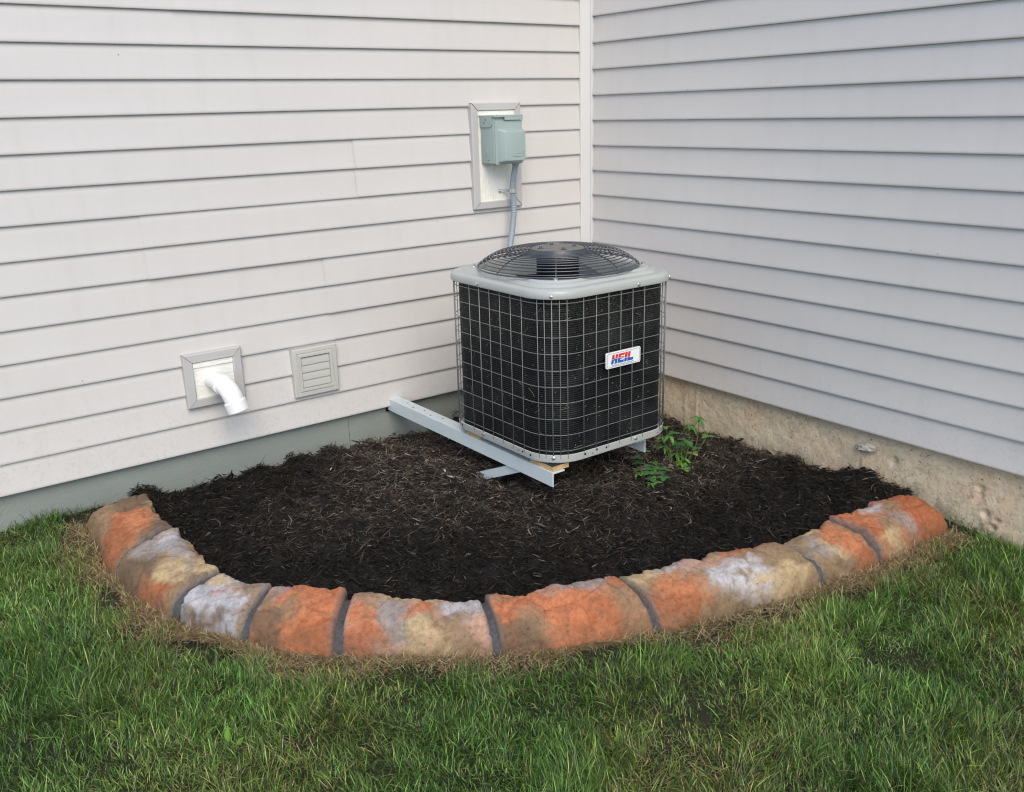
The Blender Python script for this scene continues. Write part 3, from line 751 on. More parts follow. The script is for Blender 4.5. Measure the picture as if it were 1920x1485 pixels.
# top cover: lip, rolled shoulder, raised dish and round opening
GR = 0.298
def mixring(ring, f, rad, z):
    """blend a rounded-square ring toward the fan circle"""
    out = []
    for (x, y, _) in ring:
        a = math.atan2(y - ACY, x - ACX); cx_, cy_ = ACX + rad * math.cos(a), ACY + rad * math.sin(a)
        out.append((x + (cx_ - x) * f, y + (cy_ - y) * f, z))
    return out
nR = 16
def rq(i, r, z): return rsq(i, r, z, nR)
rings = [rq(0.004, RC - 0.004, ZLIP + 0.001), rq(-0.005, RC, ZLIP), rq(-0.0065, RC, ZLIP + 0.003), rq(-0.0055, RC, ZLIP + 0.020), rq(-0.003, RC, ZLIP + 0.027), rq(0.004, RC - 0.004, ZLIP + 0.0315), rq(0.012, RC - 0.012, ZLIP + 0.033)]
base = rq(0.0135, RC - 0.0135, 0)
def plateau(f, z, shrink):
    out = []
    for (x, y, _) in rq(0.0135, RC - 0.0135, z):
        a = math.atan2(y - ACY, x - ACX); rr = math.hypot(x - ACX, y - ACY)
        lim = 0.3015
        r2 = max(lim, rr * (1 - shrink) - shrink * 0.1) if rr > lim else rr
        r2 = min(rr, r2)
        out.append((ACX + r2 * math.cos(a), ACY + r2 * math.sin(a), z))
    return out
rings += [plateau(0, ZLIP + 0.0325, 0.020), plateau(0, ZLIP + 0.0320, 0.048), plateau(0, ZLIP + 0.0330, 0.052), plateau(0, ZLIP + 0.0405, 0.060), plateau(0, ZLIP + 0.0420, 0.066), plateau(0, ZLIP + 0.0420, 0.100), plateau(0, ZLIP + 0.0430, 0.104), plateau(0, ZLIP + 0.0490, 0.112), plateau(0, ZLIP + 0.0500, 0.118), plateau(0, ZLIP + 0.0490, 0.20)]
circ = lambda r, z: mixring(base, 1.0, r, z)
rings += [circ(0.2985, ZLIP + 0.048), circ(0.292, ZLIP + 0.0465), circ(0.288, ZLIP + 0.041), circ(0.287, ZLIP + 0.010), circ(0.287, ZLIP - 0.03)]
top = MB().loft(rings, True).build('top_cover', M['cover'], ac, angle=50)
for s in (S_CORNER, S_LEFT(-0.745), S_FRONT(-0.775), c2, c4): screw(top, s, ZLIP + 0.010, 0.006, -0.006)
for xx, s2 in ((-0.94, 0), (-0.90, 0)): hole(top, S_FRONT(xx), ZLIP + 0.006, 0.002)
# fan guard
ZG = ZLIP + 0.0475
def gzd(r):
    t = max(0.0, (r - 0.092) / 0.206); return ZG + 0.008 + 0.058 * (1 - t ** 3.2)
gb = MB()
gb.tube([(ACX + 0.298 * math.cos(a), ACY + 0.298 * math.sin(a), ZG + 0.006) for a in np.linspace(0, 2 * PI, 97)[:-1]], 0.0030, 7, closed=True)
guard = gb.build('fan_guard', M['guard'], ac, smooth=True)
NRG = 15
for i in range(NRG):
    r = 0.104 + (0.292 - 0.104) * i / (NRG - 1)
    MB().tube([(ACX + r * math.cos(a), ACY + r * math.sin(a), gzd(r)) for a in np.linspace(0, 2 * PI, 81)[:-1]], 0.0022, 6, closed=True).build('guard_ring', M['guard'], guard, smooth=True)
for k in range(8):
    a = math.radians(229 + 45 * k + (4 if k in (1,) else 0))
    MB().tube([(ACX + r * math.cos(a), ACY + r * math.sin(a), gzd(r) - 0.0035) for r in np.linspace(0.085, 0.299, 14)], 0.0030, 6).build('guard_spoke', M['guard'], guard, smooth=True)
for k in range(4):
    a = math.radians(229 + 90 * k); r = 0.314
    MB().lathe([(0.011, -0.001), (0.011, 0.002), (0.0075, 0.0025), (0.0075, 0.008), (0.004, 0.0095)], (ACX + r * math.cos(a), ACY + r * math.sin(a), ZG), 12).build('guard_bolt', M['galv'], guard, angle=30)
hubz = gzd(0.092)
MB().lathe([(0.104, -0.020), (0.104, -0.012), (0.101, -0.003), (0.098, -0.001)], (ACX, ACY, hubz), 48).build('motor_skirt', M['guard'], guard, angle=40)
hp = MB().lathe([(0.098, -0.003), (0.098, 0.0), (0.090, 0.0025), (0.084, 0.0015), (0.05, 0.002), (0.045, 0.004), (0.02, 0.0042)], (ACX, ACY, hubz), 48).build('motor_plate', M['hub'], guard, angle=30)
for a in (70, 160, 250, 340):
    aa = math.radians(a)
    MB().lathe([(0.011, 0), (0.011, 0.002), (0.007, 0.0025), (0.006, 0.008), (0.003, 0.009)], (ACX + 0.066 * math.cos(aa), ACY + 0.066 * math.sin(aa), hubz + 0.0016), 12).build('motor_bolt', M['guard'], hp, angle=30)
# motor, fan and inner shroud below the guard
MB().lathe([(0.060, -0.15), (0.079, -0.145), (0.079, -0.02), (0.060, -0.008)], (ACX, ACY, hubz), 32).build('motor', M['black'], ac, angle=35)
fan = MB().lathe([(0.045, -0.035), (0.045, 0.0)], (ACX, ACY, hubz - 0.15), 20).build('fan_hub', M['blade'], ac, angle=35)
for k in range(3):
    a0 = math.radians(100 + 120 * k); rings_ = []
    for i in range(7):
        r = 0.04 + 0.232 * i / 6; wd = 0.35 + 0.55 * math.sin(min(1, i / 5) * PI / 2)
        rings_.append([(ACX + r * math.cos(a0 + u * wd), ACY + r * math.sin(a0 + u * wd), hubz - 0.155 + 0.045 * u + 0.012 * u * u) for u in np.linspace(-1, 1, 7)])
    MB().loft(rings_, False).build('fan_blade', M['blade'], fan, smooth=True)
MB().lathe([(0.285, 0.0), (0.05, 0.004)], (ACX, ACY, ZB + 0.014), 32).build('pan_floor', M['black'], ac)
MB().lathe([(0.09, 0.0), (0.095, 0.02), (0.095, 0.2), (0.07, 0.25), (0.02, 0.262)], (ACX + 0.03, ACY + 0.04, ZB + 0.016), 28).build('compressor', M['black'], ac, angle=40)
MB().box((AX1 - 0.17, AY0 + 0.10, 0.56), (AX1 - 0.06, AY0 + 0.20, 0.652), 0.003).build('wiring_cover', M['silver'], ac, angle=35)

# badge on the grille: plate, border, split two-colour lettering
def badge():
    x0, x1, z0, z1, y = -0.925, -0.760, 0.378, 0.4355, AY0 - 0.0035
    def rr(i, r, yy): return rrect(x0 + i, x1 - i, z0 + i, z1 - i, r, yy, 5)
    pl = MB().loft([rr(0, 0.006, y + 0.006), rr(0, 0.006, y + 0.001), rr(0.0008, 0.0055, y)], True, True, True).build('badge', M['badge'], ac, angle=35)
    MB().loft([rr(0.0040, 0.004, y - 0.0004), rr(0.0052, 0.0035, y - 0.0004)], True).build('badge_border', M['badge_line'], pl)
    # letter strokes in a slanted frame: u along, w up (0..1)
    W, H = 0.108, 0.0330; ox, oz = x0 + 0.0250, z0 + 0.0150; sk = 0.22
    rects = []
    L = [(0.00, 0.26, 'H'), (0.285, 0.27, 'E'), (0.575, 0.115, 'I'), (0.71, 0.27, 'L')]
    for u0, wd, ch in L:
        sw = 0.105
        if ch == 'H': rects += [(u0, u0 + sw, 0, 1), (u0 + wd - sw, u0 + wd, 0, 1), (u0 + sw, u0 + wd - sw, 0.36, 0.66)]
        if ch == 'E': rects += [(u0, u0 + sw, 0, 1), (u0 + sw, u0 + wd, 0, 0.26), (u0 + sw, u0 + wd - 0.02, 0.40, 0.63), (u0 + sw, u0 + wd, 0.77, 1)]
        if ch == 'I': rects += [(u0, u0 + wd, 0, 1)]
        if ch == 'L': rects += [(u0, u0 + sw, 0, 1), (u0 + sw, u0 + wd, 0, 0.30)]
    wave = lambda u: 0.46 + 0.10 * math.sin((u - 0.02) * 2 * PI * 0.95 + 0.3) * (1 - 0.1 * u) + 0.30 * max(0, u - 0.62) ** 1.0
    red, blue = MB(), MB(); g = 0.022; yy = y - 0.0007
    def quad(mb, ua, ub, wa, wb, wa2, wb2):
        P = lambda u, w_: (ox + u * W + (w_ - 0.5) * H * sk, yy, oz + w_ * H)
        mb.add([P(ua, wa), P(ub, wa2), P(ub, wb2), P(ua, wb)], [(0, 1, 2, 3)])
    for (u0, u1, w0, w1) in rects:
        n = max(2, int((u1 - u0) / 0.012))
        for i in range(n):
            ua, ub = u0 + (u1 - u0) * i / n, u0 + (u1 - u0) * (i + 1) / n
            ha, hb = wave(ua), wave(ub)
            la, lb = max(w0, ha + g), max(w0, hb + g)
            if la < w1 and lb < w1: quad(red, ua, ub, la, w1, lb, w1)
            ta, tb = min(w1, ha - g), min(w1, hb - g)
            if ta > w0 and tb > w0: quad(blue, ua, ub, w0, ta, w0, tb)
    red.build('badge_lettering', M['red'], pl); blue.build('badge_lettering', M['blue'], pl)
    cu = bpy.data.curves.new('badge_tagline', 'FONT'); cu.body = 'HEATING & COOLING PRODUCTS'; cu.size = 0.0072; cu.align_x = 'LEFT'
    to = bpy.data.objects.new('tmp', cu); COL.objects.link(to)
    dg = bpy.context.evaluated_depsgraph_get(); me = bpy.data.meshes.new_from_object(to.evaluated_get(dg)); bpy.data.objects.remove(to)
    mb = MB(); xs = [v.co.x for v in me.vertices]; k = 0.106 / (max(xs) - min(xs))
    mb.add([(x0 + 0.025 + v.co.x * k, yy, z0 + 0.0072 + v.co.y) for v in me.vertices], [tuple(p.vertices) for p in me.polygons])
    mb.build('badge_tagline', M['blue'], pl)
badge()

# ------------------------------------------------------------------ stone edging
edge = empty('stone_edging', (-1.734, -1.594, float(gz(-1.734, -1.594))), 'curved border of mortared multicoloured stones around the mulch bed', 'garden edging')
ORA, RUS, TAN, CRE_, LAV, BRN, PNK, GRY = (0.50, 0.180, 0.082), (0.35, 0.115, 0.050), (0.27, 0.185, 0.110), (0.48, 0.36, 0.205), (0.43, 0.42, 0.445), (0.14, 0.095, 0.062), (0.44, 0.265, 0.19), (0.29, 0.26, 0.245)
# for each stone: base colour and patches (u along, t across from the lawn side, radius u, radius t, colour)
STONES = [
    (TAN, [(0.55, .60, .35, .35, ORA), (0.80, .15, .25, .3, RUS), (0.15, .2, .25, .5, TAN), (.95, .75, .15, .3, BRN), (.12, .75, .25, .3, BRN), (.7, .35, .3, .15, RUS)], 'orange and tan end stone against the grey foundation'),
    (TAN, [(0.25, .72, .22, .25, LAV), (0.55, .70, .3, .2, GRY), (.85, .9, .15, .2, CRE_), (.70, .45, .22, .25, CRE_), (.3, .15, .3, .25, BRN), (.70, .12, .25, .14, RUS), (.15, .4, .2, .2, GRY)], 'tan stone with a pale lavender patch'),
    (LAV, [(0.15, .85, .3, .18, CRE_), (.75, .75, .25, .25, TAN), (.5, .52, .25, .15, PNK), (.45, .12, .4, .14, BRN), (.95, .4, .1, .6, TAN), (.5, .35, .3, .2, LAV)], 'pale lavender stone with tan edges'),
    (ORA, [(0.15, .80, .2, .25, GRY), (.45, .38, .2, .25, TAN), (.2, .2, .3, .3, BRN), (.75, .6, .3, .35, ORA), (.8, .15, .3, .2, RUS), (.1, .5, .15, .2, TAN)], 'orange stone with brown lower edge'),
    (PNK, [(0.12, .45, .16, .35, ORA), (.1, .1, .25, .2, RUS), (.35, .55, .12, .4, GRY), (.3, .85, .4, .15, TAN), (.55, .85, .3, .16, CRE_), (.57, .6, .14, .25, ORA), (.6, .15, .2, .2, CRE_), (.88, .6, .14, .25, LAV), (.78, .25, .14, .25, TAN), (.42, .2, .12, .15, GRY)], 'long stone mottled orange cream and lavender'),
    (ORA, [(0.08, .85, .12, .2, TAN), (.6, .80, .2, .18, GRY), (.25, .3, .15, .3, TAN), (.1, .12, .2, .2, BRN), (.7, .25, .25, .2, RUS), (.75, .75, .2, .2, GRY), (.9, .3, .15, .3, TAN), (.45, .5, .25, .3, ORA)], 'long orange stone with grey top'),
    (TAN, [(0.12, .80, .2, .25, CRE_), (.22, .40, .14, .35, ORA), (.12, .12, .2, .2, RUS), (.35, .85, .15, .15, LAV), (.50, .75, .2, .2, PNK), (.56, .35, .19, .40, (0.52, 0.51, 0.53)), (.56, .33, .06, .12, TAN), (.85, .45, .16, .4, TAN), (.8, .85, .2, .15, RUS), (.75, .1, .2, .12, CRE_)], 'largest stone with an orange patch beside a whitish patch'),
    (TAN, [(0.25, .55, .2, .35, GRY), (.40, .35, .15, .2, CRE_), (.72, .45, .28, .45, ORA), (.55, .9, .2, .15, CRE_), (.8, .1, .2, .15, RUS), (.15, .8, .2, .2, TAN)], 'short stone half grey half orange'),
    (RUS, [(0.15, .65, .2, .3, ORA), (.30, .35, .15, .3, TAN), (.45, .80, .16, .22, LAV), (.52, .35, .12, .3, GRY), (.8, .5, .25, .5, RUS), (.22, .12, .2, .15, CRE_), (.6, .6, .1, .2, TAN)], 'rust red end stone against the bare concrete'),
]
# height profile across a stone, from the lawn side to the mulch side
TP = np.array([0.0, 0.015, 0.05, 0.12, 0.22, 0.34, 0.48, 0.62, 0.76, 0.88, 0.955, 0.985, 1.0])
HP = np.array([-0.35, 0.04, 0.32, 0.58, 0.76, 0.875, 0.935, 0.975, 1.0, 0.985, 0.90, 0.45, -0.35])
SH = 0.098
def section(t, tp, hp, seed, scale=1.0, endk=1.0, lumps=True):
    o = catmull(OUT, t)[0]; c = catmull(CRE, t)[0]; wv = (c - o) * 1.38
    L = np.linalg.norm(wv); n = wv / L; L *= 1.0; mid = 0.5; pts = []
    for a, h in zip(tp, hp):
        a2 = 0.5 + (a - 0.5) * endk
        p = o + n * L * a2; hh = h * SH * scale
        z = float(gz(*p)) + (hh if h > 0 else h * 0.1)
        if lumps:
            q = Vector((p[0] * 9 + seed * 7.3, p[1] * 9, z * 9))
            vd = noise.voronoi(Vector((q.x * 0.95, q.y * 0.95, q.z * 1.3)))[0]; crk = max(0.0, 1 - (vd[1] - vd[0]) / 0.10)
            k = -0.0075 * crk * crk + 0.007 * (0.5 - vd[0]) + 0.011 * noise.noise(q) + 0.005 * (0.45 - abs(noise.noise(q * 1.7)) * 2) + 0.0024 * (0.4 - abs(noise.noise(q * 4.3)) * 2) + 0.0016 * noise.noise(q * 9) + 0.0008 * noise.noise(q * 24)
            ri = noise.noise(Vector((p[0] * 11 + seed * 3, p[1] * 11, 0))) * 0.022 * max(0, a - 0.5) / 0.5
            p = p + n * (k * (a - 0.5) * 1.6 + ri)
            if h > 0: z += k * min(1, h * 1.3)
        pts.append((p[0], p[1], z))
    return pts
NT = 43
tpf = np.interp(np.linspace(0, 1, NT), np.linspace(0, 1, 13), TP); hpf = np.interp(tpf, TP, HP)
hsc = [0.96, 1.04, 0.95, 1.08, 0.93, 1.05, 1.08, 0.98, 1.04]
TILT = [0.10, -0.10, 0.12, 0.08, -0.06, 0.14, 0.06, 0.12, -0.06]
WID = [0.98, 1.03, 0.97, 1.02, 0.97, 1.01, 1.04, 0.97, 1.0]
for k in range(9):
    ln = np.linalg.norm(OC[(k + 1) * 20] - OC[k * 20])
    g = 0.0105 / ln; n = max(40, int(ln / 0.0048)); rings = []; tint = []
    basec, pats, lab = STONES[k]
    ts = np.linspace(k + (0.0 if k == 0 else g), k + 1 - (0.0 if k == 8 else g), n)
    for i, t in enumerate(ts):
        u = (i / (n - 1)); de = min(u, 1 - u) * ln
        rad = 0.014 if not ((k == 0 and u < 0.5) or (k == 8 and u > 0.5)) else 0.055
        e = 1.0 if de > rad else math.sqrt(max(0.0, 1 - (1 - de / rad) ** 2))
        pts = section(t, tpf, hpf, k + 1, hsc[k] * (0.84 + 0.16 * e) * (1 + TILT[k] * (u - 0.5)), (0.95 + 0.05 * e) * WID[k])
        rings.append(pts)
        for a, p in zip(tpf, pts):
            q = Vector(p)
            du = 0.18 * noise.noise(q * 13 + Vector((k, 0, 0))) + 0.10 * noise.noise(q * 40); dv = 0.18 * noise.noise(q * 13 + Vector((0, 9, k))) + 0.10 * noise.noise(q * 43)
            c = np.array(basec) * (1 + 0.25 * noise.noise(q * 20))
            for (pu, pv, ru, rv, pc) in pats:
                dd = math.hypot((u + du * 0.5 - pu) / ru, (a + dv - pv) / rv)
                f = max(0.0, min(1.0, (1.28 - dd) / 0.80)); f = f * f * (3 - 2 * f) * 0.86
                c = c * (1 - f) + np.array(pc) * f
            br = max(0.0, min(0.75, 0.45 * noise.noise(q * 24 + Vector((3, k, 1))) + 0.45 * noise.noise(q * 85) + 0.0)); c = c * (1 - br) + np.array((0.17, 0.115, 0.07)) * br
            gr = max(0.0, 1 - de / 0.016) * 0.7
            c = c * (1 - gr) + np.array((0.16, 0.15, 0.15)) * gr
            soil = max(0.0, 1 - a / 0.16) * 0.75 * (0.7 + 0.5 * noise.noise(q * 30))
            soil = max(0, min(0.8, soil)); c = c * (1 - soil) + np.array((0.12, 0.075, 0.045)) * soil
            tint.append(np.clip(c, 0.01, 0.9))
    m = MB().loft(rings, False)
    m.f.append(tuple(range(NT))[::-1]); m.f.append(tuple((n - 1) * NT + j for j in range(NT)))
    o = m.build('stone', M['stone'], edge, angle=60); o['label'] = lab
    at = o.data.attributes.new('tint', 'FLOAT_COLOR', 'POINT')
    cc_ = np.ones((len(tint), 4), np.float32); cc_[:, :3] = np.array(tint); at.data.foreach_set('color', cc_.ravel())
    if k < 8:
        ln2 = np.linalg.norm(OC[(k + 2) * 20] - OC[(k + 1) * 20]); rr = []
        for j, off in enumerate((-0.016, -0.011, -0.006, -0.002, 0.002, 0.006, 0.011, 0.016)):
            off += 0.0; t = k + 1 + off / (ln if off < 0 else ln2)
            dip = (0.70, 0.68, 0.66, 0.65, 0.65, 0.66, 0.68, 0.70)[j]
            rr.append(section(t, tpf, hpf, 40 + k, dip + 0.10, 0.92, False))
        rr = [[(x + 0.007 * noise.noise((x * 60, y * 60, z * 60)), y + 0.007 * noise.noise((y * 60, x * 60, 4)), z + 0.007 * noise.noise((x * 50, y * 50, z * 50 + 7)) + 0.003 * noise.noise((x * 160, y * 160, z * 160))) for x, y, z in r] for r in rr]
        MB().loft(rr, False).build('mortar_joint', M['mortar'], edge, smooth=True)

# ------------------------------------------------------------------ plants
def leaf_mesh(c, d, up, L, W, fold=0.25, bend=0.3):
    """one leaflet from c along d"""
    d = Vector(d).normalized(); up = Vector(up); sdv = d.cross(up).normalized(); up = sdv.cross(d).normalized(); c = Vector(c)
    n = 6; rows = []
    for i in range(n + 1):
        s = i / n; wd = W * (math.sin(PI * s ** 0.8) ** 0.75 if 0 < s < 1 else 0.03)
        p = c + d * (L * s) - up * (bend * L * s * s)
        rows.append([p - sdv * wd * 0.5 + up * fold * wd * 0.5, p - sdv * wd * 0.27 + up * fold * wd * 0.16, p, p + sdv * wd * 0.27 + up * fold * wd * 0.16, p + sdv * wd * 0.5 + up * fold * wd * 0.5])
    return MB().loft(rows, False)
def put_leaf(parent, c, d, up, L, W, col, fold=0.25, bend=0.3):
    o = leaf_mesh(c, d, up, L, W, fold, bend).build('leaf', M['leaf'], parent, smooth=True)
    n = len(o.data.vertices); tint = np.ones((n, 4), np.float32)
    for i in range(n):
        e = abs((i % 5) - 2) / 2; k = (1.25 - 0.35 * e) * random.uniform(0.9, 1.1); tint[i, :3] = np.array(col) * k
    at = o.data.attributes.new('tint', 'FLOAT_COLOR', 'POINT'); at.data.foreach_set('color', tint.ravel())
vdir = np.array([0.66, 0.75, 0.0]); vdir /= np.linalg.norm(vdir)
def onview(x, y, base, dep=0.0):
    """point on the upright plane through base that faces the camera, moved dep metres away"""
    v = pixdir(x, y)
    for it in range(40):
        t = (np.dot(np.array(base) - CAM, vdir) + dep) / np.dot(v, vdir); p = CAM + t * v
        if p[2] > float(mz(p[:1], p[1:2])[0]) + 0.022: break
        dep -= 0.01
    return p
GRN, DGR, LGR, YEL = (0.085, 0.22, 0.040), (0.050, 0.160, 0.048), (0.13, 0.30, 0.045), (0.34, 0.36, 0.11)
def weed(bx, by, label, stems):
    base = np.array((bx, by, float(mz(np.array([bx]), np.array([by]))[0])))
    o = empty('weed', tuple(base), label, 'weed', 'weeds in the mulch')
    mx, my = np.mean([q_[0] for q_ in stems]), np.mean([q_[1] for q_ in stems])
    stems = stems + [(random.gauss(mx - 4, 20), random.gauss(my - 2, 15), random.uniform(-.04, .06), random.choice((GRN, DGR, DGR, LGR)), random.uniform(0.020, 0.030), random.choice(('tri', 'tri', 'droop')), None) for _ in range(12)]
    for (px, py, dep, col, L, kind, via) in stems:
        tip = onview(px, py, base, dep); r0 = base * 0.5 + np.array((tip[0], tip[1], 0)) * 0.5 + np.array((0, 0, base[2] * 0.5)); r0[2] = float(mz(r0[:1], r0[1:2])[0]) - 0.004
        mid = onview(via[0], via[1], base, dep * 0.6) if via else (r0 + tip) / 2 + np.array((0, 0, 0.015))
        cv_ = catmull(np.array([r0, mid, tip]), np.linspace(0, 2, 11))
        MB().tube(cv_, 0.0015, 5, rads=list(np.linspace(0.0019, 0.0010, 11))).build('stem', M['stem'], o, smooth=True)
        a0 = random.uniform(0, 2 * PI)
        if kind == 'tri':        # three flat leaflets
            for j in range(3):
                a = a0 + j * 2 * PI / 3; put_leaf(o, tip, (math.cos(a), math.sin(a), 0.15), (0, 0, 1), L, L * 0.72, tuple(np.array(col) * random.uniform(.85, 1.2)), 0.12, 0.15)
        elif kind == 'droop':    # long leaves hanging from the tip
            for j in range(5):
                a = a0 + j * 2 * PI / 5; put_leaf(o, tip, (math.cos(a), math.sin(a), random.uniform(-0.5, 0.3)), (0, 0, 1), L * random.uniform(.8, 1.2), L * 0.42, tuple(np.array(col) * random.uniform(.8, 1.25)), 0.35, 0.6)
        elif kind == 'tuft':
            for j in range(9):
                a = a0 + j * 2 * PI / 9; put_leaf(o, tip + np.array((0, 0, random.uniform(-.03, .0))), (math.cos(a), math.sin(a), random.uniform(-0.3, 0.9)), (0, 0, 1), L * random.uniform(.7, 1.2), L * 0.30, tuple(np.array(col) * random.uniform(.8, 1.3)), 0.3, 0.4)
    return o
weed(-0.400, -1.030, 'tall weed with drooping leaves on thin stems beside the bare concrete foundation', [
    (1311, 783, 0.10, GRN, 0.042, 'droop', (1306, 830)), (1292, 797, 0.08, GRN, 0.036, 'droop', (1291, 840)), (1325, 818, 0.06, GRN, 0.034, 'tri', (1308, 848)),
    (1256, 818, 0.0, GRN, 0.042, 'droop', (1256, 850)), (1291, 838, 0.02, DGR, 0.026, 'tri', None), (1300, 850, 0.0, YEL, 0.030, 'tri', None), (1276, 868, -0.02, LGR, 0.046, 'tuft', None), (1262, 812, 0.03, DGR, 0.03, 'tri', (1258, 850)), (1283, 858, -0.02, LGR, 0.042, 'tuft', None), (1268, 850, 0.02, GRN, 0.04, 'droop', None), (1248, 838, 0.02, GRN, 0.035, 'droop', None), (1285, 880, -0.05, GRN, 0.03, 'tri', None), (1279, 845, 0.04, DGR, 0.03, 'tri', None), (1300, 805, 0.1, GRN, 0.032, 'droop', (1297, 845))])
weed(-0.545, -1.060, 'low clover like weed with round leaves in front of the taller weed', [
    (1237, 888, -0.03, DGR, 0.036, 'tri', None), (1226, 868, 0.02, DGR, 0.026, 'tri', None), (1195, 858, 0.05, DGR, 0.034, 'tri', (1210, 872)), (1202, 880, 0.0, DGR, 0.026, 'tri', None), (1244, 897, -0.05, DGR, 0.030, 'tri', None), (1222, 899, -0.05, DGR, 0.026, 'tri', None), (1208, 845, 0.06, GRN, 0.03, 'tri', (1214, 865)), (1246, 880, 0.0, DGR, 0.03, 'tri', None), (1232, 878, 0.0, DGR, 0.03, 'tri', None), (1215, 888, -0.03, DGR, 0.028, 'tri', None), (1230, 905, -0.07, GRN, 0.026, 'tri', None), (1196, 868, 0.03, DGR, 0.03, 'tri', None)])
lw = np.array((-2.474, -1.487)); lz = float(gz(*lw))
o = empty('broadleaf_weed', (lw[0], lw[1], lz), 'single bright green broad leaf standing in the lawn', 'weed')
put_leaf(o, (lw[0], lw[1], lz + 0.02), (0.1, 0.1, 1.0), (-0.7, -0.7, 0.3), 0.042, 0.018, (0.14, 0.28, 0.035), 0.2, 0.1)
put_leaf(o, (lw[0] + 0.012, lw[1] - 0.02, lz + 0.02), (0.6, -0.4, 0.7), (-0.7, -0.7, 0.3), 0.026, 0.012, (0.12, 0.24, 0.03), 0.2, 0.2)
MB().tube([(lw[0], lw[1], lz), (lw[0], lw[1], lz + 0.022)], 0.0015, 5).build('stem', M['stem'], o, smooth=True)

# ------------------------------------------------------------------ mulch shreds
def shreds(n):
    x = RNG.uniform(-2.46, 0.03, n * 2); y = RNG.uniform(-1.98, 0.035, n * 2)
    k = in_poly(x, y, BED); x = x[k][:n]; y = y[k][:n]; n = len(x)
    L = np.clip(RNG.lognormal(math.log(0.024), 0.45, n), 0.008, 0.085); W = RNG.uniform(0.0014, 0.0036, n) * (1 + (RNG.random(n) < 0.06) * 2.2); T = W * RNG.uniform(0.3, 0.8, n)
    a = RNG.uniform(0, 2 * PI, n); p = RNG.normal(0, 0.33, n); roll = RNG.uniform(-0.9, 0.9, n)
    z = mz(x, y) + RNG.uniform(-0.004, 0.011, n) + np.abs(np.sin(p)) * L * 0.30
    d = np.stack([np.cos(a) * np.cos(p), np.sin(a) * np.cos(p), np.sin(p)], -1)
    s = np.stack([-np.sin(a), np.cos(a), np.zeros(n)], -1); u = np.cross(d, s)
    s2 = s * np.cos(roll)[:, None] + u * np.sin(roll)[:, None]; u2 = np.cross(d, s2)
    c = np.stack([x, y, z], -1); cur = RNG.normal(0, 0.10, n) * L
    V = np.zeros((n, 9, 3))
    for j, (f, wk) in enumerate(((-0.5, 0.35), (0.0, 1.0), (0.5, 0.25))):
        o_ = c + d * (L * f)[:, None] + s2 * (cur * (1 if j == 1 else -1))[:, None]
        V[:, j * 3] = o_ - s2 * (W * wk / 2)[:, None]; V[:, j * 3 + 1] = o_ + u2 * (T * wk)[:, None]; V[:, j * 3 + 2] = o_ + s2 * (W * wk / 2)[:, None]
    V[..., 1] = np.minimum(V[..., 1], 0.029); V[..., 0] = np.minimum(V[..., 0], 0.031)
    F = []
    for j in (0, 3):
        for a_, b_ in ((0, 1), (1, 2), (2, 0)): F.append((j + a_, j + b_, j + 3 + b_, j + 3 + a_))
    F = np.array(F); loops = (np.arange(n)[:, None, None] * 9 + F[None]).ravel()
    # older weathered mulch at the back and under the condenser, fresh black mulch near the stones
    fd = Field(4, 8, 77)
    back = np.clip(dist_curve(x, y, IC) / 0.60 - 0.42 + 0.25 * fd(x, y), 0, 1) * np.clip(1.25 + x * 0.0 - np.clip(-0.45 - y - 1.1, 0, 1) - np.clip((x + 0.45) / 0.45, 0, 0.6), 0, 1)
    val = RNG.lognormal(0, 0.75, n) * (0.0085 + 0.030 * back); mid = RNG.random(n) < 0.15 + 0.10 * back; val[mid] *= 3.2
    hue = RNG.random(n)[:, None]
    col = val[:, None] * (np.array([1.10, 0.98, 0.86]) * (1 - hue) + np.array([1.35, 0.98, 0.70]) * hue)
    pale = RNG.random(n) < 0.014 + 0.016 * back
    col[pale] = RNG.uniform(0.05, 0.20, pale.sum())[:, None] * np.array([1.05, 0.93, 0.78])
    col = np.clip(col, 0.004, 0.4)
    return np_mesh('mulch_shreds', V.reshape(-1, 3), loops, np.full(n * 6, 4), np.repeat(col, 9, 0), M['chips'])
tag(link('mulch_shreds', shreds(88000)), 'shredded black brown bark mulch filling the bed', 'mulch', kind='stuff')

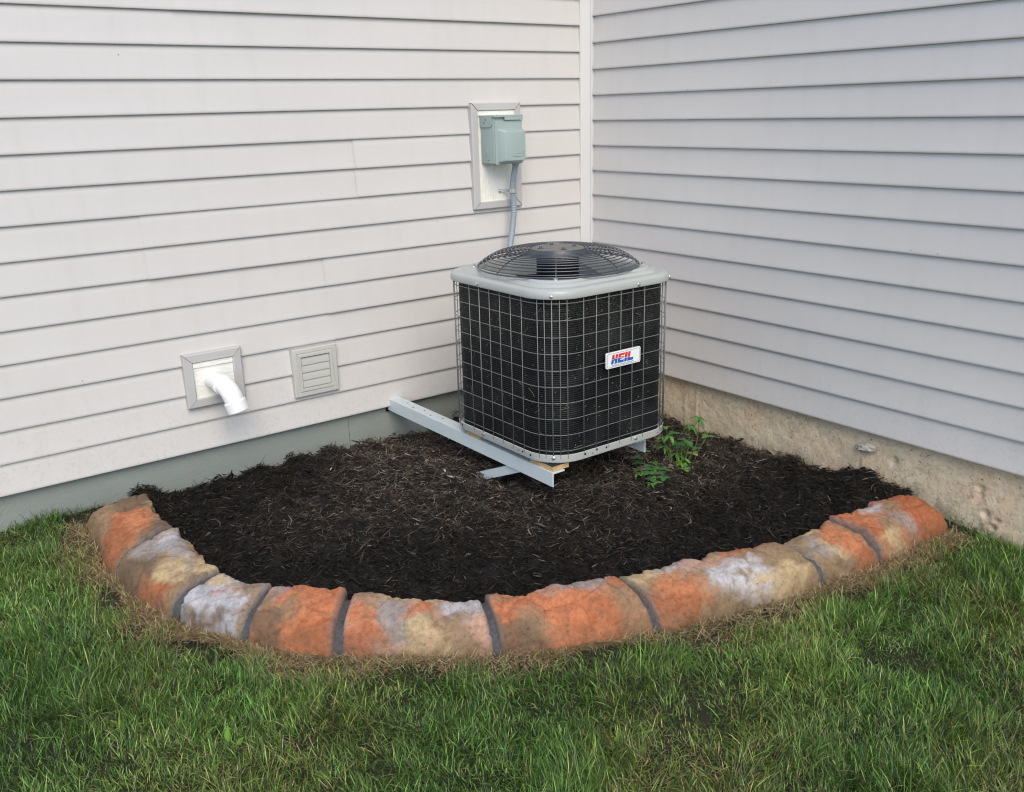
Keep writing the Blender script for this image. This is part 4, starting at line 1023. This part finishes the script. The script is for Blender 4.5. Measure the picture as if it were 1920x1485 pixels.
# ------------------------------------------------------------------ grass
def blades(name, x, y, L, W, ang, lean, curl, col, mat, z0=None, flat=0.0):
    n = len(x)
    z = gz(x, y) - 0.006 if z0 is None else z0
    d = np.stack([np.cos(ang), np.sin(ang), np.zeros(n)], -1); s = np.stack([-np.sin(ang), np.cos(ang), np.zeros(n)], -1)
    tw = RNG.uniform(-0.9, 0.9, n); s = s * np.cos(tw)[:, None] + d * np.sin(tw)[:, None]
    V = np.zeros((n, 7, 3)); c = np.stack([x, y, z], -1); pos = c.copy(); k = 0
    for j, (f, wk) in enumerate(((0, 0.7), (0.36, 1.0), (0.7, 0.72), (1.0, 0))):
        if j > 0:
            df = f - (0, 0.36, 0.7, 1.0)[j - 1]; th = lean + curl * (f - 0.18)
            pos = pos + (d * np.sin(th)[:, None] + np.array([0, 0, 1.0]) * np.cos(th)[:, None]) * (L * df)[:, None]
        if j < 3:
            V[:, k] = pos - s * (W * wk / 2)[:, None]; V[:, k + 1] = pos + s * (W * wk / 2)[:, None]; k += 2
        else: V[:, 6] = pos
    V[..., 2] = np.maximum(V[..., 2], (z - 0.004)[:, None])
    base = (np.arange(n) * 7)[:, None]
    loops = (base + np.array([0, 1, 3, 2, 2, 3, 5, 4, 4, 5, 6])).ravel()
    sizes = np.tile([4, 4, 3], n)
    tint = np.repeat(col, 7, 0).reshape(n, 7, 3)
    # blades are paler at the sheath
    tint[:, 0:2] *= np.array([1.1, 0.9, 0.9]); tint[:, 4:7] *= np.array([1.22, 1.12, 1.0])
    return np_mesh(name, V.reshape(-1, 3), loops, sizes, tint.reshape(-1, 3), mat)
f_clump = Field(26, 14, 41); f_dry = Field(7, 12, 42); f_dir = Field(11, 10, 43); f_dir2 = Field(30, 10, 44); f_len = Field(16, 12, 45); f_dark = Field(5, 8, 46)
def scatter(n, x0, x1, y0, y1):
    x = RNG.uniform(x0, x1, n); y = RNG.uniform(y0, y1, n); k = ~in_poly(x, y, OUTER); return x[k], y[k]
xs_, ys_ = scatter(620000, -3.3, 0.02, -3.0, 0.02)
_e = (ys_ + 1.30) * 1.42 + (xs_ + 2.95) * 1.89          # lawn within a stride of the edging
_m = (_e > -1.55) & ((xs_ > -3.0) | (ys_ > -1.6)); xs_, ys_ = xs_[_m], ys_[_m]
x2, y2 = scatter(90000, -6.0, 0.0, -5.5, 0.0); _e = (y2 + 1.30) * 1.42 + (x2 + 2.95) * 1.89
far = ~((_e > -1.55) & ((x2 > -3.0) | (y2 > -1.6)) & (x2 > -3.3) & (y2 > -3.0)); xs_ = np.concatenate([xs_, x2[far]]); ys_ = np.concatenate([ys_, y2[far]])
dc = dist_curve(xs_, ys_, OC)
edge_bare = np.clip((dc + 0.018 * f_clump(xs_, ys_)) / 0.12, 0, 1)
lenf = f_len(xs_, ys_)
keep = RNG.random(len(xs_)) < np.clip(edge_bare ** 1.4 * (0.84 + 0.12 * f_clump(xs_, ys_)), 0.0, 1)
x, y, dc, eb, lenf = xs_[keep], ys_[keep], dc[keep], edge_bare[keep], lenf[keep]; n = len(x)
L = np.clip((0.035 + 0.008 * lenf) * RNG.lognormal(0, 0.34, n) * (0.55 + 0.45 * eb), 0.012, 0.11); W = RNG.uniform(0.0010, 0.0025, n)
ang = 2.0 + 1.1 * f_dir(x, y) + 1.4 * f_dir2(x, y) + RNG.normal(0, 1.25, n); lean = np.abs(RNG.normal(0.50, 0.36, n)); curl = np.abs(RNG.normal(0.7, 0.5, n))
dryp = np.clip(0.14 + 0.11 * f_dry(x, y) + 0.60 * (1 - eb) ** 1.3, 0.03, 0.9); isdry = RNG.random(n) < dryp
hue = RNG.random(n)[:, None]; dk = np.clip(1.0 + 0.12 * f_dark(x, y), 0.6, 1.5)[:, None] * np.where(RNG.random(n) < 0.18, 2.1, 0.74)[:, None] * RNG.lognormal(0, 0.5, n)[:, None]  # a random share of blades is coloured brighter, highlights painted into the tint
g = (np.array([0.040, 0.138, 0.027]) * (1 - hue) + np.array([0.135, 0.235, 0.045]) * hue) * dk
yl = np.clip(0.12 + 0.25 * f_dry(x, y) + 0.6 * (1 - eb), 0, 1)[:, None] * RNG.random(n)[:, None]
g = g * (1 - yl) + np.array([0.23, 0.25, 0.055]) * yl * dk
dcol = (np.array([0.52, 0.44, 0.25]) * (1 - hue) + np.array([0.18, 0.13, 0.065]) * hue) * RNG.lognormal(0, 0.3, n)[:, None]
g = np.clip(g, 0.006, 0.5); dcol = np.clip(dcol, 0.02, 0.55)
gi = ~isdry
tag(link('grass', blades('grass', x[gi], y[gi], L[gi], W[gi], ang[gi], lean[gi], curl[gi], g[gi], M['grass'])), 'green mown lawn grass in front of the stone edging', 'grass', kind='stuff')
di = isdry
tag(link('dry_grass', blades('dry_grass', x[di], y[di], L[di] * 0.8, W[di] * 0.85, ang[di] + RNG.normal(0, 1.2, di.sum()), lean[di] + 0.45, curl[di], dcol[di], M['dry'])), 'straw coloured dry blades mixed through the lawn', 'dry grass', kind='stuff')
# thatch: short dead bits lying along the foot of the stones
n = 20000
t = RNG.uniform(0, 9, n); oc = catmull(OUT, t); cr = catmull(CRE, t); nn = (oc - cr); nn /= np.linalg.norm(nn, axis=1)[:, None]
off = np.abs(RNG.normal(0, 1, n)) * (0.052 + 0.026 * f_clump(oc[:, 0] * 0.35, oc[:, 1] * 0.35)) - 0.004; x = oc[:, 0] + nn[:, 0] * off; y = oc[:, 1] + nn[:, 1] * off
k = (x < 0.0) & (y < 0.0); x, y = x[k], y[k]; n = len(x)
hue = RNG.random(n)[:, None]; col = (np.array([0.48, 0.39, 0.22]) * hue + np.array([0.075, 0.048, 0.026]) * (1 - hue)) * RNG.lognormal(0, 0.35, n)[:, None]
tag(link('thatch', blades('thatch', x, y, RNG.uniform(0.012, 0.045, n), RNG.uniform(0.0009, 0.0019, n), RNG.uniform(0, 2 * PI, n), RNG.normal(1.35, 0.22, n), RNG.normal(0, 0.4, n), np.clip(col, 0.01, 0.5), M['dry'], gz(x, y) + RNG.uniform(0, 0.006, n))), 'brown dead thatch lying along the foot of the stone edging', 'thatch', kind='stuff')
